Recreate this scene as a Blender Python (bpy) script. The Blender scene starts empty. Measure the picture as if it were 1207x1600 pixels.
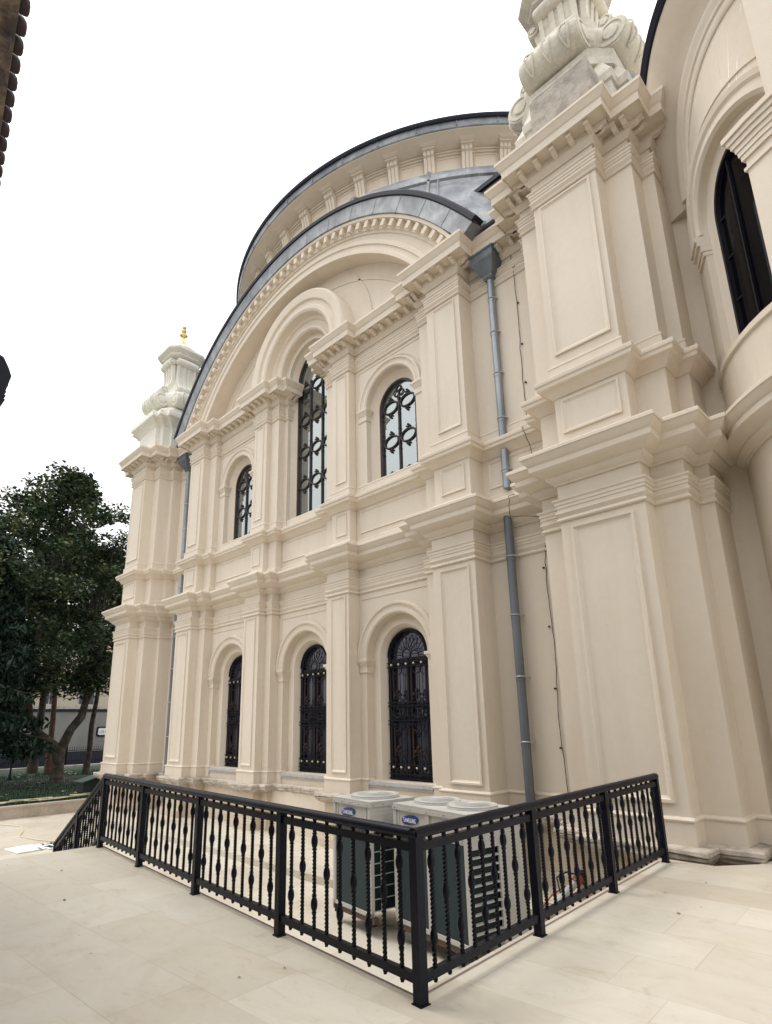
import bpy, math, random
from mathutils import Vector, Matrix
PI=math.pi
S=bpy.context.scene
# ------------------------------------------------------------------ camera
F_PX=907.4; PPX=579.17; PPY=886.16
cam=bpy.data.cameras.new("camera"); camo=bpy.data.objects.new("camera",cam); S.collection.objects.link(camo)
def cam_axes(pitch,yaw,roll):
    p,y,r=[math.radians(a) for a in (pitch,yaw,roll)]
    f=Vector((math.sin(y)*math.cos(p),math.cos(y)*math.cos(p),math.sin(p)))
    rt=Vector((math.cos(y),-math.sin(y),0)); up=rt.cross(f)
    return rt*math.cos(r)+up*math.sin(r), -rt*math.sin(r)+up*math.cos(r), f
R_,U_,F_=cam_axes(14.827,-45.357,-0.985)
m=Matrix((R_,U_,-F_)).transposed().to_4x4(); m.translation=Vector((12.504,-9.655,1.703)); camo.matrix_world=m
cam.sensor_fit='AUTO'; cam.sensor_width=36; cam.lens=F_PX/1600*36
cam.shift_x=(603.5-PPX)/1600; cam.shift_y=(PPY-800)/1600
cam.clip_start=.05; cam.clip_end=3000
S.camera=camo
# ------------------------------------------------------------------ world, sun, exposure
SUN_EL,SUN_AZ=60,-108          # azimuth measured from +Y clockwise (degrees)
w=bpy.data.worlds.new("World"); S.world=w; w.use_nodes=True
nt=w.node_tree; nt.nodes.clear()
sky=nt.nodes.new('ShaderNodeTexSky'); sky.sky_type='NISHITA'; sky.sun_disc=False
sky.sun_elevation=math.radians(SUN_EL); sky.sun_rotation=math.radians(SUN_AZ); sky.dust_density=4; sky.air_density=1.2
mixs=nt.nodes.new('ShaderNodeMix'); mixs.data_type='RGBA'; mixs.inputs[0].default_value=.86
# overcast cloud cover: brighter towards the zenith
tcw=nt.nodes.new('ShaderNodeTexCoord'); sxyz=nt.nodes.new('ShaderNodeSeparateXYZ'); nt.links.new(tcw.outputs['Generated'],sxyz.inputs[0])
mra=nt.nodes.new('ShaderNodeMapRange'); mra.inputs[1].default_value=0; mra.inputs[2].default_value=1; mra.inputs[3].default_value=9.2; mra.inputs[4].default_value=20.5; nt.links.new(sxyz.outputs[2],mra.inputs[0])
ccol=nt.nodes.new('ShaderNodeCombineXYZ')
for k_ in range(3): nt.links.new(mra.outputs[0],ccol.inputs[k_])
nt.links.new(ccol.outputs[0],mixs.inputs[7])
bg=nt.nodes.new('ShaderNodeBackground'); bg.inputs[1].default_value=.12
wo=nt.nodes.new('ShaderNodeOutputWorld')
nt.links.new(sky.outputs[0],mixs.inputs[6]); nt.links.new(mixs.outputs[2],bg.inputs[0]); nt.links.new(bg.outputs[0],wo.inputs[0])
sun=bpy.data.lights.new("sun",'SUN'); suno=bpy.data.objects.new("sun",sun); S.collection.objects.link(suno)
sun.energy=1.4; sun.angle=math.radians(22); sun.color=(1,.95,.87)
az=math.radians(SUN_AZ); el=math.radians(SUN_EL)
sd=Vector((math.sin(az)*math.cos(el),math.cos(az)*math.cos(el),math.sin(el)))
suno.rotation_euler=sd.to_track_quat('Z','Y').to_euler(); suno.location=(0,-30,40)
S.view_settings.view_transform='Standard'; S.view_settings.look='None'; S.view_settings.exposure=0.09; S.view_settings.gamma=1
S.render.engine='CYCLES'

# ------------------------------------------------------------------ materials
def mat(name,col,rough=.7,metal=0,spec=.5):
    m=bpy.data.materials.new(name); m.use_nodes=True; b=m.node_tree.nodes['Principled BSDF']
    b.inputs['Base Color'].default_value=(*col,1); b.inputs['Roughness'].default_value=rough; b.inputs['Metallic'].default_value=metal
    b.inputs['Specular IOR Level'].default_value=spec
    return m
def N(m,t,**k):
    n=m.node_tree.nodes.new(t)
    for a,v in k.items(): setattr(n,a,v)
    return n
def L(m,a,b): m.node_tree.links.new(a,b)
def noise(m,scale,detail=6,rough=.6,vec=None,dist=0):
    n=N(m,'ShaderNodeTexNoise'); n.inputs['Scale'].default_value=scale; n.inputs['Detail'].default_value=detail; n.inputs['Roughness'].default_value=rough
    n.inputs['Distortion'].default_value=dist
    if vec: L(m,vec,n.inputs['Vector'])
    return n
def ramp(m,src,pts):
    r=N(m,'ShaderNodeValToRGB'); L(m,src,r.inputs[0]); e=r.color_ramp.elements
    while len(e)<len(pts): e.new(.5)
    for i,(p,c) in enumerate(pts):
        e[i].position=p; e[i].color=(*c,1) if len(c)==3 else c
    return r
def objco(m,scale=(1,1,1),rot=(0,0,0)):
    t=N(m,'ShaderNodeTexCoord'); mp=N(m,'ShaderNodeMapping'); mp.inputs['Scale'].default_value=scale; mp.inputs['Rotation'].default_value=rot
    L(m,t.outputs['Object'],mp.inputs['Vector']); return mp.outputs[0]
def mixc(m,f,a,b,mode='MIX'):
    x=N(m,'ShaderNodeMix'); x.data_type='RGBA'; x.blend_type=mode
    for s,v in ((0,f),(6,a),(7,b)):
        if hasattr(v,'links') or hasattr(v,'is_linked'): L(m,v,x.inputs[s])
        else: x.inputs[s].default_value=v if s==0 else (*v,1)
    return x.outputs[2]
def bump(m,h,strength=.3,dist=.01):
    b=N(m,'ShaderNodeBump'); b.inputs['Strength'].default_value=strength; b.inputs['Distance'].default_value=dist
    L(m,h,b.inputs['Height']); L(m,b.outputs[0],m.node_tree.nodes['Principled BSDF'].inputs['Normal']); return b
def BC(m): return m.node_tree.nodes['Principled BSDF'].inputs['Base Color']
def RG(m): return m.node_tree.nodes['Principled BSDF'].inputs['Roughness']

def stucco(name,c,k=.022):
    m=mat(name,c,.85,spec=.25); co=objco(m)
    n1=noise(m,.55,4,.55,co); n2=noise(m,9,8,.65,co); st=noise(m,1.0,5,.6,objco(m,(2.6,2.6,.35)))
    d=tuple(x*(1-1.6*k) for x in c); l=tuple(min(1,x*(1+k)) for x in c)
    r=ramp(m,n1.outputs[0],[(.3,d),(.7,l)])
    r2=ramp(m,n2.outputs[0],[(.3,(.975,.97,.967)),(.65,(1.01,1.01,1.01))])
    r3=ramp(m,st.outputs[0],[(.3,(.955,.945,.93)),(.5,(1,1,1))])
    a=mixc(m,1.0,r.outputs[0],r2.outputs[0],'MULTIPLY'); a=mixc(m,1.0,a,r3.outputs[0],'MULTIPLY'); L(m,a,BC(m))
    bump(m,n2.outputs[0],.16,.01); return m
STUC=stucco('cream_stucco',(.697,.62,.52))
STUC2=stucco('ochre_stucco',(.60,.51,.40))
def stone(name,c,dirt,amt=.5,sc=2.2,rough=.85):
    m=mat(name,c,rough,spec=.25); co=objco(m)
    n1=noise(m,sc,9,.65,co,.4); n2=noise(m,14,8,.7,co)
    r=ramp(m,n1.outputs[0],[(amt-.08,dirt),(amt+.12,c)])
    r2=ramp(m,n2.outputs[0],[(.3,(.8,.8,.79)),(.7,(1.06,1.06,1.06))])
    L(m,mixc(m,1.0,r.outputs[0],r2.outputs[0],'MULTIPLY'),BC(m)); bump(m,n2.outputs[0],.5,.02); return m
MARB=stone('weathered_marble',(.70,.66,.57),(.52,.48,.41),.40,1.6)
MARBW=stone('white_marble',(.78,.76,.68),(.70,.68,.60),.34,1.6)
LEDGE=stone('rough_ledge_stone',(.56,.50,.43),(.33,.28,.23),.44,3.5)
GREYST=stone('grey_block_stone',(.46,.42,.36),(.30,.27,.235),.46,3)
SILL=stone('grey_marble_sill',(.5,.5,.5),(.42,.42,.42),.4,3,.5)
def lead(name,f=1.0):
    m=mat(name,(.2,.23,.27),.45,.25); co=objco(m)
    n1=noise(m,1.1,8,.65,co,.8); n2=noise(m,5,6,.6,objco(m,(1,1,.4))); 
    r=ramp(m,n1.outputs[0],[(.3,(.11*f,.12*f,.14*f)),(.5,(.20*f,.215*f,.235*f)),(.68,(.34*f,.355*f,.37*f))])
    r2=ramp(m,n2.outputs[0],[(.3,(.75,.75,.78)),(.7,(1.15,1.15,1.12))])
    L(m,mixc(m,1.0,r.outputs[0],r2.outputs[0],'MULTIPLY'),BC(m)); bump(m,n2.outputs[0],.25,.03); return m
LEAD=lead('lead_sheet')
LEADL=lead('pale_lead_sheet',1.2)
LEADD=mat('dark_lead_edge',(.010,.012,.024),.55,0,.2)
ZINC=mat('zinc_pipe',(.25,.28,.31),.42,.55)
_n=noise(ZINC,2.5,6,.6,objco(ZINC,(1,1,.25))); L(ZINC,ramp(ZINC,_n.outputs[0],[(.3,(.17,.2,.23)),(.7,(.36,.4,.43))]).outputs[0],BC(ZINC))
ZINCD=mat('grey_lower_pipe',(.14,.16,.18),.5,.3)
_n=noise(ZINCD,2.5,6,.6,objco(ZINCD,(1,1,.25))); L(ZINCD,ramp(ZINCD,_n.outputs[0],[(.3,(.10,.12,.14)),(.7,(.19,.215,.24))]).outputs[0],BC(ZINCD))
CLAMP=mat('pale_clamp',(.5,.52,.53),.4,.4)
IRON=mat('black_iron',(.003,.004,.011),.4,0,.2)
_n=noise(IRON,40,4,.6,objco(IRON)); bump(IRON,_n.outputs[0],.15,.002); L(IRON,ramp(IRON,_n.outputs[0],[(.3,(.3,.3,.3)),(.7,(.55,.55,.55))]).outputs[0],RG(IRON))
GIRON=mat('dark_bronze_iron',(.035,.03,.03),.45,.3)
WOODF=mat('dark_brown_frame',(.03,.016,.012),.4)
REDW=mat('red_brown_wood',(.013,.003,.004),.7)
BRASS=mat('pale_brass_knob',(.55,.48,.36),.35,.6)
GOLD=mat('gilding',(.72,.54,.25),.38,.75)
def glass(name,fac,col,tint=(.8,.86,.86)):
    m=mat(name,col,.1,spec=.5); b=m.node_tree.nodes['Principled BSDF']
    g=N(m,'ShaderNodeBsdfGlossy'); g.inputs['Roughness'].default_value=.03; g.inputs['Color'].default_value=(*tint,1)
    n=noise(m,1.2,2,.5,objco(m)); bp=N(m,'ShaderNodeBump'); bp.inputs['Strength'].default_value=.06; bp.inputs['Distance'].default_value=.05
    L(m,n.outputs[0],bp.inputs['Height']); L(m,bp.outputs[0],g.inputs['Normal'])
    mx=N(m,'ShaderNodeMixShader'); mx.inputs[0].default_value=fac; out=m.node_tree.nodes['Material Output']
    L(m,b.outputs[0],mx.inputs[1]); L(m,g.outputs[0],mx.inputs[2]); L(m,mx.outputs[0],out.inputs[0]); return m
GLASSU=glass('pale_reflecting_glass',.40,(.08,.095,.095),(.72,.77,.76))
GLASSL=glass('dark_window_glass',.03,(.045,.045,.062),(.5,.5,.65))
GLASSD=glass('dark_hall_glass',.01,(.002,.002,.004)); GLASSD.node_tree.nodes['Principled BSDF'].inputs['Specular IOR Level'].default_value=.05
WHITEP=mat('white_painted_steel',(.60,.585,.53),.45)
_n=noise(WHITEP,6,6,.6,objco(WHITEP)); L(WHITEP,ramp(WHITEP,_n.outputs[0],[(.3,(.46,.45,.42)),(.7,(.53,.525,.50))]).outputs[0],BC(WHITEP))
COIL=mat('dark_green_coil_fins',(.010,.045,.045),.5,.2)
_w=N(COIL,'ShaderNodeTexWave'); _w.bands_direction='Z'; _w.inputs['Scale'].default_value=22; _w.inputs['Distortion'].default_value=.4; L(COIL,objco(COIL),_w.inputs['Vector'])
L(COIL,ramp(COIL,_w.outputs[0],[(.2,(.002,.012,.016)),(.7,(.005,.032,.038))]).outputs[0],BC(COIL)); bump(COIL,_w.outputs[0],.5,.006)
DARK=mat('dark_void',(.008,.008,.01),.8)
BLUE=mat('blue_badge',(.012,.03,.22),.3); WHITE=mat('white_lettering',(.8,.8,.8),.4)
BLACKT=mat('black_print',(.02,.02,.025),.6)
PAPER=mat('glossy_white_board',(.82,.86,.86),.8)
WOODC=mat('brown_wood_rail',(.10,.06,.04),.6)
REDL=mat('orange_red_wrap',(.28,.07,.035),.6)
HOSE=mat('pale_yellow_hose',(.62,.56,.36),.6)
PVC=mat('pale_pipe_foam',(.42,.41,.39),.6)
GREENB=mat('dark_green_box_paint',(.03,.045,.045),.5)
GREENR=mat('grey_green_lid',(.09,.12,.115),.45)
# marble paving
def paving():
    m=mat('beige_marble_paving',(.6,.53,.44),.5,spec=.4)
    t=N(m,'ShaderNodeTexCoord'); mp=N(m,'ShaderNodeMapping'); mp.inputs['Rotation'].default_value=(0,0,math.radians(-3)); L(m,t.outputs['Object'],mp.inputs[0])
    b=N(m,'ShaderNodeTexBrick'); b.inputs['Scale'].default_value=1; b.inputs['Brick Width'].default_value=1.05; b.inputs['Row Height'].default_value=.6
    b.inputs['Mortar Size'].default_value=.0042; b.inputs['Mortar Smooth'].default_value=.3; b.offset=.37; b.offset_frequency=2; b.inputs['Bias'].default_value=0.1
    b.inputs['Color1'].default_value=(0,0,0,1); b.inputs['Color2'].default_value=(1,1,1,1); b.inputs['Mortar'].default_value=(.5,.5,.5,1)
    L(m,mp.outputs[0],b.inputs['Vector'])
    base=ramp(m,b.outputs['Color'],[(0,(.50,.45,.37)),(.3,(.60,.56,.48)),(.6,(.575,.54,.465)),(1,(.64,.605,.53))])
    n1=noise(m,1.3,8,.6,mp.outputs[0],1.2); n2=noise(m,3.2,10,.72,objco(m,(1,1.8,1),(0,0,.35)),1.2); n3=noise(m,.35,3,.5,mp.outputs[0])
    v=ramp(m,n1.outputs[0],[(.28,(.88,.85,.80)),(.44,(.99,.98,.965)),(.56,(1,1,1)),(.7,(1.05,1.05,1.05))])
    v2=ramp(m,n2.outputs[0],[(.3,(.76,.72,.66)),(.44,(.97,.96,.94)),(.55,(1,1,1)),(.72,(1.05,1.05,1.05))])
    v3=ramp(m,n3.outputs[0],[(.3,(.92,.9,.88)),(.7,(1.03,1.03,1.03))])
    a=mixc(m,1.0,base.outputs[0],v.outputs[0],'MULTIPLY'); a=mixc(m,.62,a,v2.outputs[0],'MULTIPLY'); a=mixc(m,1.0,a,v3.outputs[0],'MULTIPLY')
    vo=N(m,'ShaderNodeTexVoronoi'); vo.inputs['Scale'].default_value=.9; L(m,mp.outputs[0],vo.inputs['Vector'])
    sp=ramp(m,vo.outputs['Distance'],[(.006,(.55,.52,.48)),(.016,(1,1,1))]); a=mixc(m,.7,a,sp.outputs[0],'MULTIPLY')
    nm=noise(m,.8,3,.5,mp.outputs[0]); rm=ramp(m,nm.outputs[0],[(.4,(.25,.25,.25)),(.6,(1,1,1))]); fm=N(m,'ShaderNodeMath',operation='MULTIPLY'); L(m,b.outputs['Fac'],fm.inputs[0]); L(m,rm.outputs[0],fm.inputs[1]); a=mixc(m,fm.outputs[0],a,(.46,.40,.33)); L(m,a,BC(m))
    rr=ramp(m,n1.outputs[0],[(.3,(.55,.55,.55)),(.7,(.38,.38,.38))]); L(m,rr.outputs[0],RG(m))
    bb=N(m,'ShaderNodeMath',operation='MULTIPLY'); L(m,b.outputs['Fac'],bb.inputs[0]); bb.inputs[1].default_value=-1
    ad=N(m,'ShaderNodeMath',operation='ADD'); L(m,bb.outputs[0],ad.inputs[0]); L(m,n2.outputs[0],ad.inputs[1]); bump(m,ad.outputs[0],.18,.006)
    return m
PAVE=paving()
GRASS=mat('grass',(.02,.045,.015),.9); _n=noise(GRASS,2.5,8,.7,objco(GRASS)); L(GRASS,ramp(GRASS,_n.outputs[0],[(.3,(.005,.018,.006)),(.55,(.010,.034,.010)),(.75,(.022,.048,.015))]).outputs[0],BC(GRASS))
BARK=stone('bark',(.10,.078,.06),(.05,.04,.034),.5,5)
BARKP=stone('plane_tree_bark',(.13,.11,.085),(.055,.05,.045),.5,4)
def leafm(name,a,b,c):
    m=mat(name,b,.6,spec=.3); n=noise(m,.9,4,.6,objco(m)); n2=noise(m,9,3,.6,objco(m))
    mm=N(m,'ShaderNodeMath',operation='ADD'); L(m,n.outputs[0],mm.inputs[0]); L(m,n2.outputs[0],mm.inputs[1])
    hf=N(m,'ShaderNodeMath',operation='MULTIPLY'); L(m,mm.outputs[0],hf.inputs[0]); hf.inputs[1].default_value=.5
    L(m,ramp(m,hf.outputs[0],[(.36,a),(.5,b),(.64,c)]).outputs[0],BC(m)); return m
LEAF=leafm('plane_leaves',(.026,.052,.032),(.060,.094,.052),(.19,.205,.10))
NEEDLE=leafm('cedar_needles',(.007,.018,.014),(.014,.032,.022),(.03,.05,.032))
GWALL=stone('grey_boundary_plaster',(.27,.265,.25),(.23,.225,.21),.45,.6)
GWALLC=stone('pale_coping',(.5,.48,.44),(.35,.33,.3),.45,2)
DARKB=mat('dark_band_paint',(.02,.022,.035),.7)
FARB=stucco('far_beige_plaster',(.50,.44,.34)); FARW=mat('far_window',(.03,.035,.045),.2)
OLDW=stone('old_brown_soffit',(.42,.33,.25),(.12,.10,.10),.50,3.2)
TILE=mat('dark_roof_tile',(.04,.022,.03),.6)
ASPH=mat('asphalt',(.05,.05,.052),.9)

# ------------------------------------------------------------------ mesh helpers
class MB:
    def __init__(s): s.v=[]; s.f=[]; s.m=[]; s.cur=0
    def add(s,vs,fs):
        o=len(s.v); s.v+=[tuple(p) for p in vs]; s.f+=[tuple(i+o for i in f) for f in fs]; s.m+=[s.cur]*len(fs); return s
    def box(s,x0,x1,y0,y1,z0,z1):
        return s.add([(x,y,z) for z in (z0,z1) for y in (y0,y1) for x in (x0,x1)],[(0,2,3,1),(4,5,7,6),(0,1,5,4),(2,6,7,3),(0,4,6,2),(1,3,7,5)])
    def obox(s,c,ax,ay,az,hx,hy,hz):
        c=Vector(c); ax,ay,az=Vector(ax),Vector(ay),Vector(az)
        return s.add([c+ax*hx*i+ay*hy*j+az*hz*k for k in (-1,1) for j in (-1,1) for i in (-1,1)],[(0,2,3,1),(4,5,7,6),(0,1,5,4),(2,6,7,3),(0,4,6,2),(1,3,7,5)])
    def poly(s,pts,z0,z1):      # prism of an xy polygon
        n=len(pts); return s.add([(x,y,z0) for x,y in pts]+[(x,y,z1) for x,y in pts],[tuple(range(n-1,-1,-1)),tuple(range(n,2*n))]+[(i,(i+1)%n,n+(i+1)%n,n+i) for i in range(n)])
    def prism(s,pts,d):          # 3D polygon extruded by vector d
        n=len(pts); d=Vector(d); p=[Vector(q) for q in pts]
        return s.add(p+[q+d for q in p],[tuple(range(n-1,-1,-1)),tuple(range(n,2*n))]+[(i,(i+1)%n,n+(i+1)%n,n+i) for i in range(n)])
    def tube(s,pts,r,n=8,cap=True,closed=False):
        P=[Vector(p) for p in pts]; k=len(P); rs=r if isinstance(r,(list,tuple)) else [r]*k; vs=[]; up=None
        for i,p in enumerate(P):
            if closed: t=(P[(i+1)%k]-P[i-1])
            else: t=(P[min(i+1,k-1)]-P[max(i-1,0)])
            t.normalize()
            if up is None:
                up=Vector((0,0,1)) if abs(t.z)<.9 else Vector((1,0,0))
            a=t.cross(up); a.normalize(); b=a.cross(t); up=b
            vs+=[p+a*math.cos(q*2*PI/n)*rs[i]+b*math.sin(q*2*PI/n)*rs[i] for q in range(n)]
        fs=[]
        for i in range(k if closed else k-1):
            j=(i+1)%k
            fs+=[(i*n+q,i*n+(q+1)%n,j*n+(q+1)%n,j*n+q) for q in range(n)]
        if cap and not closed: fs+=[tuple(range(n-1,-1,-1)),tuple(range((k-1)*n,k*n))]
        return s.add(vs,fs)
    def lathe(s,c,prof,n=24,ax=None):   # prof [(r,h)] about vertical axis through c
        c=Vector(c); X,Y,Z=(Vector((1,0,0)),Vector((0,1,0)),Vector((0,0,1))) if ax is None else ax
        vs=[c+X*r*math.cos(q*2*PI/n)+Y*r*math.sin(q*2*PI/n)+Z*h for r,h in prof for q in range(n)]
        k=len(prof); fs=[(i*n+q,i*n+(q+1)%n,(i+1)*n+(q+1)%n,(i+1)*n+q) for i in range(k-1) for q in range(n)]
        fs+=[tuple(range(n-1,-1,-1)),tuple(range((k-1)*n,k*n))]
        return s.add(vs,fs)
    def loft(s,secs,cap=True):
        n=len(secs[0]); vs=[p for q in secs for p in q]; fs=[(i*n+q,i*n+(q+1)%n,(i+1)*n+(q+1)%n,(i+1)*n+q) for i in range(len(secs)-1) for q in range(n)]
        if cap: fs+=[tuple(range(n-1,-1,-1)),tuple(range((len(secs)-1)*n,len(secs)*n))]
        return s.add(vs,fs)
    def sweep(s,path,prof,closed=False):
        # path: xy points, outward is the right-hand side of travel; prof: [(offset,z)] open profile
        n=len(path); k=len(prof); vs=[]
        for i in range(n):
            p=Vector(path[i]); a=Vector(path[i-1]) if (i>0 or closed) else None; b=Vector(path[(i+1)%n]) if (i<n-1 or closed) else None
            nn=[]
            if a is not None: d=(p-a).normalized(); nn.append(Vector((d.y,-d.x)))
            if b is not None: d=(b-p).normalized(); nn.append(Vector((d.y,-d.x)))
            if len(nn)==2:
                q=nn[0]+nn[1]; o=q/(1+nn[0].dot(nn[1])) if (1+nn[0].dot(nn[1]))>.05 else nn[0]
            else: o=nn[0]
            vs+=[(p.x+o.x*f,p.y+o.y*f,z) for f,z in prof]
        fs=[]
        for i in range(n if closed else n-1):
            j=(i+1)%n
            fs+=[(i*k+q,i*k+q+1,j*k+q+1,j*k+q) for q in range(k-1)]
        if not closed: fs+=[tuple(range(k-1,-1,-1)),tuple(range((n-1)*k,n*k))]
        return s.add(vs,fs)
    def ring(s,cx,zc,prof,a0=0,a1=PI,n=40,stilt=0,mod=None,caps=True):
        # prof closed polygon [(r,y)] swept on an arc in the XZ plane; a from right (0) to left (PI)
        k=len(prof); st=[(a0+(a1-a0)*i/n,0) for i in range(n+1)]
        if stilt: st=[(a0,-stilt)]+st+[(a1,-stilt)]
        vs=[]
        for a,dz in st:
            for r,y in prof:
                rr=r+(mod(a,r) if mod else 0); vs.append((cx+rr*math.cos(a),y,zc+rr*math.sin(a)+dz))
        t=len(st); fs=[(i*k+q,i*k+(q+1)%k,(i+1)*k+(q+1)%k,(i+1)*k+q) for i in range(t-1) for q in range(k)]
        if caps: fs+=[tuple(range(k)),tuple(range(t*k-1,(t-1)*k-1,-1))]
        return s.add(vs,fs)
    def frame(s,x0,x1,z0,z1,y,wd=.05,d=.03,xz=True):     # raised moulded frame on a wall facing -y
        a=[(0,0),(0,-d),(wd*.45,-d),(wd*.65,-d*.4),(wd,0)]
        c=[(x0,z0,1,1),(x1,z0,-1,1),(x1,z1,-1,-1),(x0,z1,1,-1)]; vs=[]
        for X,Z,sx,sz in c: vs+=[(X+sx*o,y+h,Z+sz*o) for o,h in a]
        k=5; fs=[(i*k+q,i*k+q+1,((i+1)%4)*k+q+1,((i+1)%4)*k+q) for i in range(4) for q in range(k-1)]
        return s.add(vs,fs)
    def build(s,name,mt,parent=None,smooth=35,fn=None):
        vs=s.v if fn is None else [fn(p) for p in s.v]
        me=bpy.data.meshes.new(name); me.from_pydata([tuple(p) for p in vs],[],s.f); me.update()
        mts=mt if isinstance(mt,(list,tuple)) else [mt]
        for q in mts: me.materials.append(q)
        if len(mts)>1: me.polygons.foreach_set('material_index',s.m)
        if smooth:
            me.polygons.foreach_set('use_smooth',[True]*len(me.polygons)); me.set_sharp_from_angle(angle=math.radians(smooth))
        o=bpy.data.objects.new(name,me); S.collection.objects.link(o)
        if parent is not None: o.parent=parent; o.matrix_parent_inverse=parent_inv(parent)
        return o
def wmat(o):
    b=Matrix.Translation(o.location)@o.rotation_euler.to_matrix().to_4x4()
    return wmat(o.parent)@o.matrix_parent_inverse@b if o.parent else b
def parent_inv(p): return wmat(p).inverted()
def thing(name,label,cat,loc=(0,0,0),group=None):
    o=bpy.data.objects.new(name,None); S.collection.objects.link(o); o.location=loc; o['label']=label; o['category']=cat
    if group: o['group']=group
    return o
def tag(o,label=None,cat=None,group=None,kind=None):
    if label:o['label']=label
    if cat:o['category']=cat
    if group:o['group']=group
    if kind:o['kind']=kind
    return o
def copyo(o,parent,loc=None):
    c=o.copy(); S.collection.objects.link(c); c.parent=parent
    if loc is not None: c.location=loc
    return c

def arch_wall(mb,x0,x1,z0,z1,cx,zs,zp,steps,y0,na=28,outer=None,sill=True):
    """wall face at y0 with arched opening; steps: [(half width,y)...], first is the opening at y0, the rest are reveals going in"""
    hw=steps[0][0]
    def bnd(h):
        pts=[(cx-h,zs),(cx-h,zp)]+[(cx-h*math.cos(PI*i/na),zp+h*math.sin(PI*i/na)) for i in range(1,na)]+[(cx+h,zp),(cx+h,zs)]
        return pts
    B=bnd(hw); O=[(x0,zs),(x0,zp)]
    for i in range(1,na):
        a=PI*i/na; dx,dz=-math.cos(a),math.sin(a)
        if outer: O.append(outer(cx,zp,dx,dz)); continue
        t=1e9
        if dx<-1e-9: t=min(t,(x0-cx)/dx)
        if dx>1e-9: t=min(t,(x1-cx)/dx)
        if dz>1e-9: t=min(t,(z1-zp)/dz)
        O.append((cx+dx*t,zp+dz*t))
    O+=[(x1,zp),(x1,zs)]
    n=len(B); mb.add([(x,y0,z) for x,z in B]+[(x,y0,z) for x,z in O],[(i,i+1,n+i+1,n+i) for i in range(n-1)])
    if not outer:   # corner fillers
        for X,sgn in ((x0,-1),(x1,1)):
            idx=[i for i in range(n-1) if (abs(O[i][0]-X)<1e-6)!=(abs(O[i+1][0]-X)<1e-6) and O[i][1]>zp-1e-6 and O[i+1][1]>zp-1e-6]
            for i in idx:
                mb.add([(O[i][0],y0,O[i][1]),(O[i+1][0],y0,O[i+1][1]),(X,y0,z1)],[(0,1,2)])
    if z0<zs: mb.add([(x0,y0,z0),(x1,y0,z0),(x1,y0,zs),(x0,y0,zs)],[(0,1,2,3)])
    prev=[(x,y0,z) for x,z in B]
    for h,y in steps[1:]:
        cur=[(x,y,z) for x,z in bnd(h)]; mb.add(prev+cur,[(i,n+i,n+i+1,i+1) for i in range(n-1)])
        if sill: mb.add([prev[0],prev[-1],cur[-1],cur[0]],[(0,1,2,3)])
        prev=cur
    return prev

# ------------------------------------------------------------------ facade plan
I0,I1,I2,W0,W1,W2=1.22,1.514,2.312,4.75,5.141,6.19
A2,A1,E1,E2,S1,S2=7.69,7.90,8.376,9.693,10.165,10.368
def half_plan(c,dI0,dI,dW0,dW,p2,p1,p0,yend=.35):
    return [(I0-c,.15),(I0-c,-dI0),(I1+c,-dI0),(I1+c,-dI),(I2-c,-dI),(I2-c,0),(W0,0),(W0,-dW0),(W1+c,-dW0),(W1+c,-dW),(W2-c,-dW),(W2-c,0),
            (A2+c,0),(A2+c,-p2),(A1+c,-p2),(A1+c,-p1),(E1+c,-p1),(E1+c,-p0),(E2-c,-p0),(E2-c,-p1),(S1-c,-p1),(S1-c,-p2),(S2-c,-p2),(S2-c,yend)]
H1=half_plan(0,.12,.35,.29,.57,.44,.92,1.28)
H2=half_plan(.06,.08,.24,.2,.45,.34,.80,1.16)
def mirror(h): return [(-x,y) for x,y in reversed(h)]
FULL1=mirror(H1)+H1; FULL2=mirror(H2)+H2
FULL1[0]=(FULL1[0][0],1.6); FULL2[0]=(FULL2[0][0],1.6)

B_=thing('domed_mosque_building','cream stucco domed mosque with stacked pilasters, arched windows and lead roofs','building',(0,0,-1.15))
# --- body behind the facade
mb=MB()
mb.box(-10.25,10.2,.9,17,-1.15,12.0)
# wall bands at y=0 : basement, recesses
mb.box(-10.3,10.5,0,.9,-1.15,.124)
for s in (-1,1):
    mb.box(*sorted((s*(W2-.1),s*10.3)),0,.9,.124,12.0)
mb.box(-9.9,-9.4,-1.0,.0,0,12.0)
# stage 1 bays
LS=[(.98,0),(.98,.2),(.735,.2),(.64,.37)]
for x0,x1,cx in ((-W0-.05,-I2+.05,-3.53),(-I1,I1,0),(I2-.05,W0+.05,3.53)):
    yo=0 if cx else .15
    arch_wall(mb,x0,x1,.124,5.85,cx,.42,3.13,[(h,y+yo) for h,y in LS],yo)
for xx in (-5.5,-1.8,1.8,5.5): mb.box(xx-.6,xx+.6,.16,.9,.124,12.0)
# stage 2
for x0,x1,cx in ((-W0-.05,-I2+.05,-3.53),(I2-.05,W0+.05,3.53)):
    arch_wall(mb,x0,x1,5.85,12.05,cx,7.55,9.62,[(.86,0),(.86,.16),(.64,.3)],0)
mb.box(-I1,I1,.15,.5,5.85,7.55)
for s in (-1,1):
    x=sorted((s*1.0,s*I1)); mb.box(x[0],x[1],.15,.5,7.55,12.05)
    mb.prism([(s*1.0,.27,7.55),(s*.86,.47,7.55),(s*1.0,.47,7.55)],(0,0,4.7))
wall=mb.build('wall',STUC,B_,30)
mb=MB(); Rb=[(.98,0)]
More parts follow.
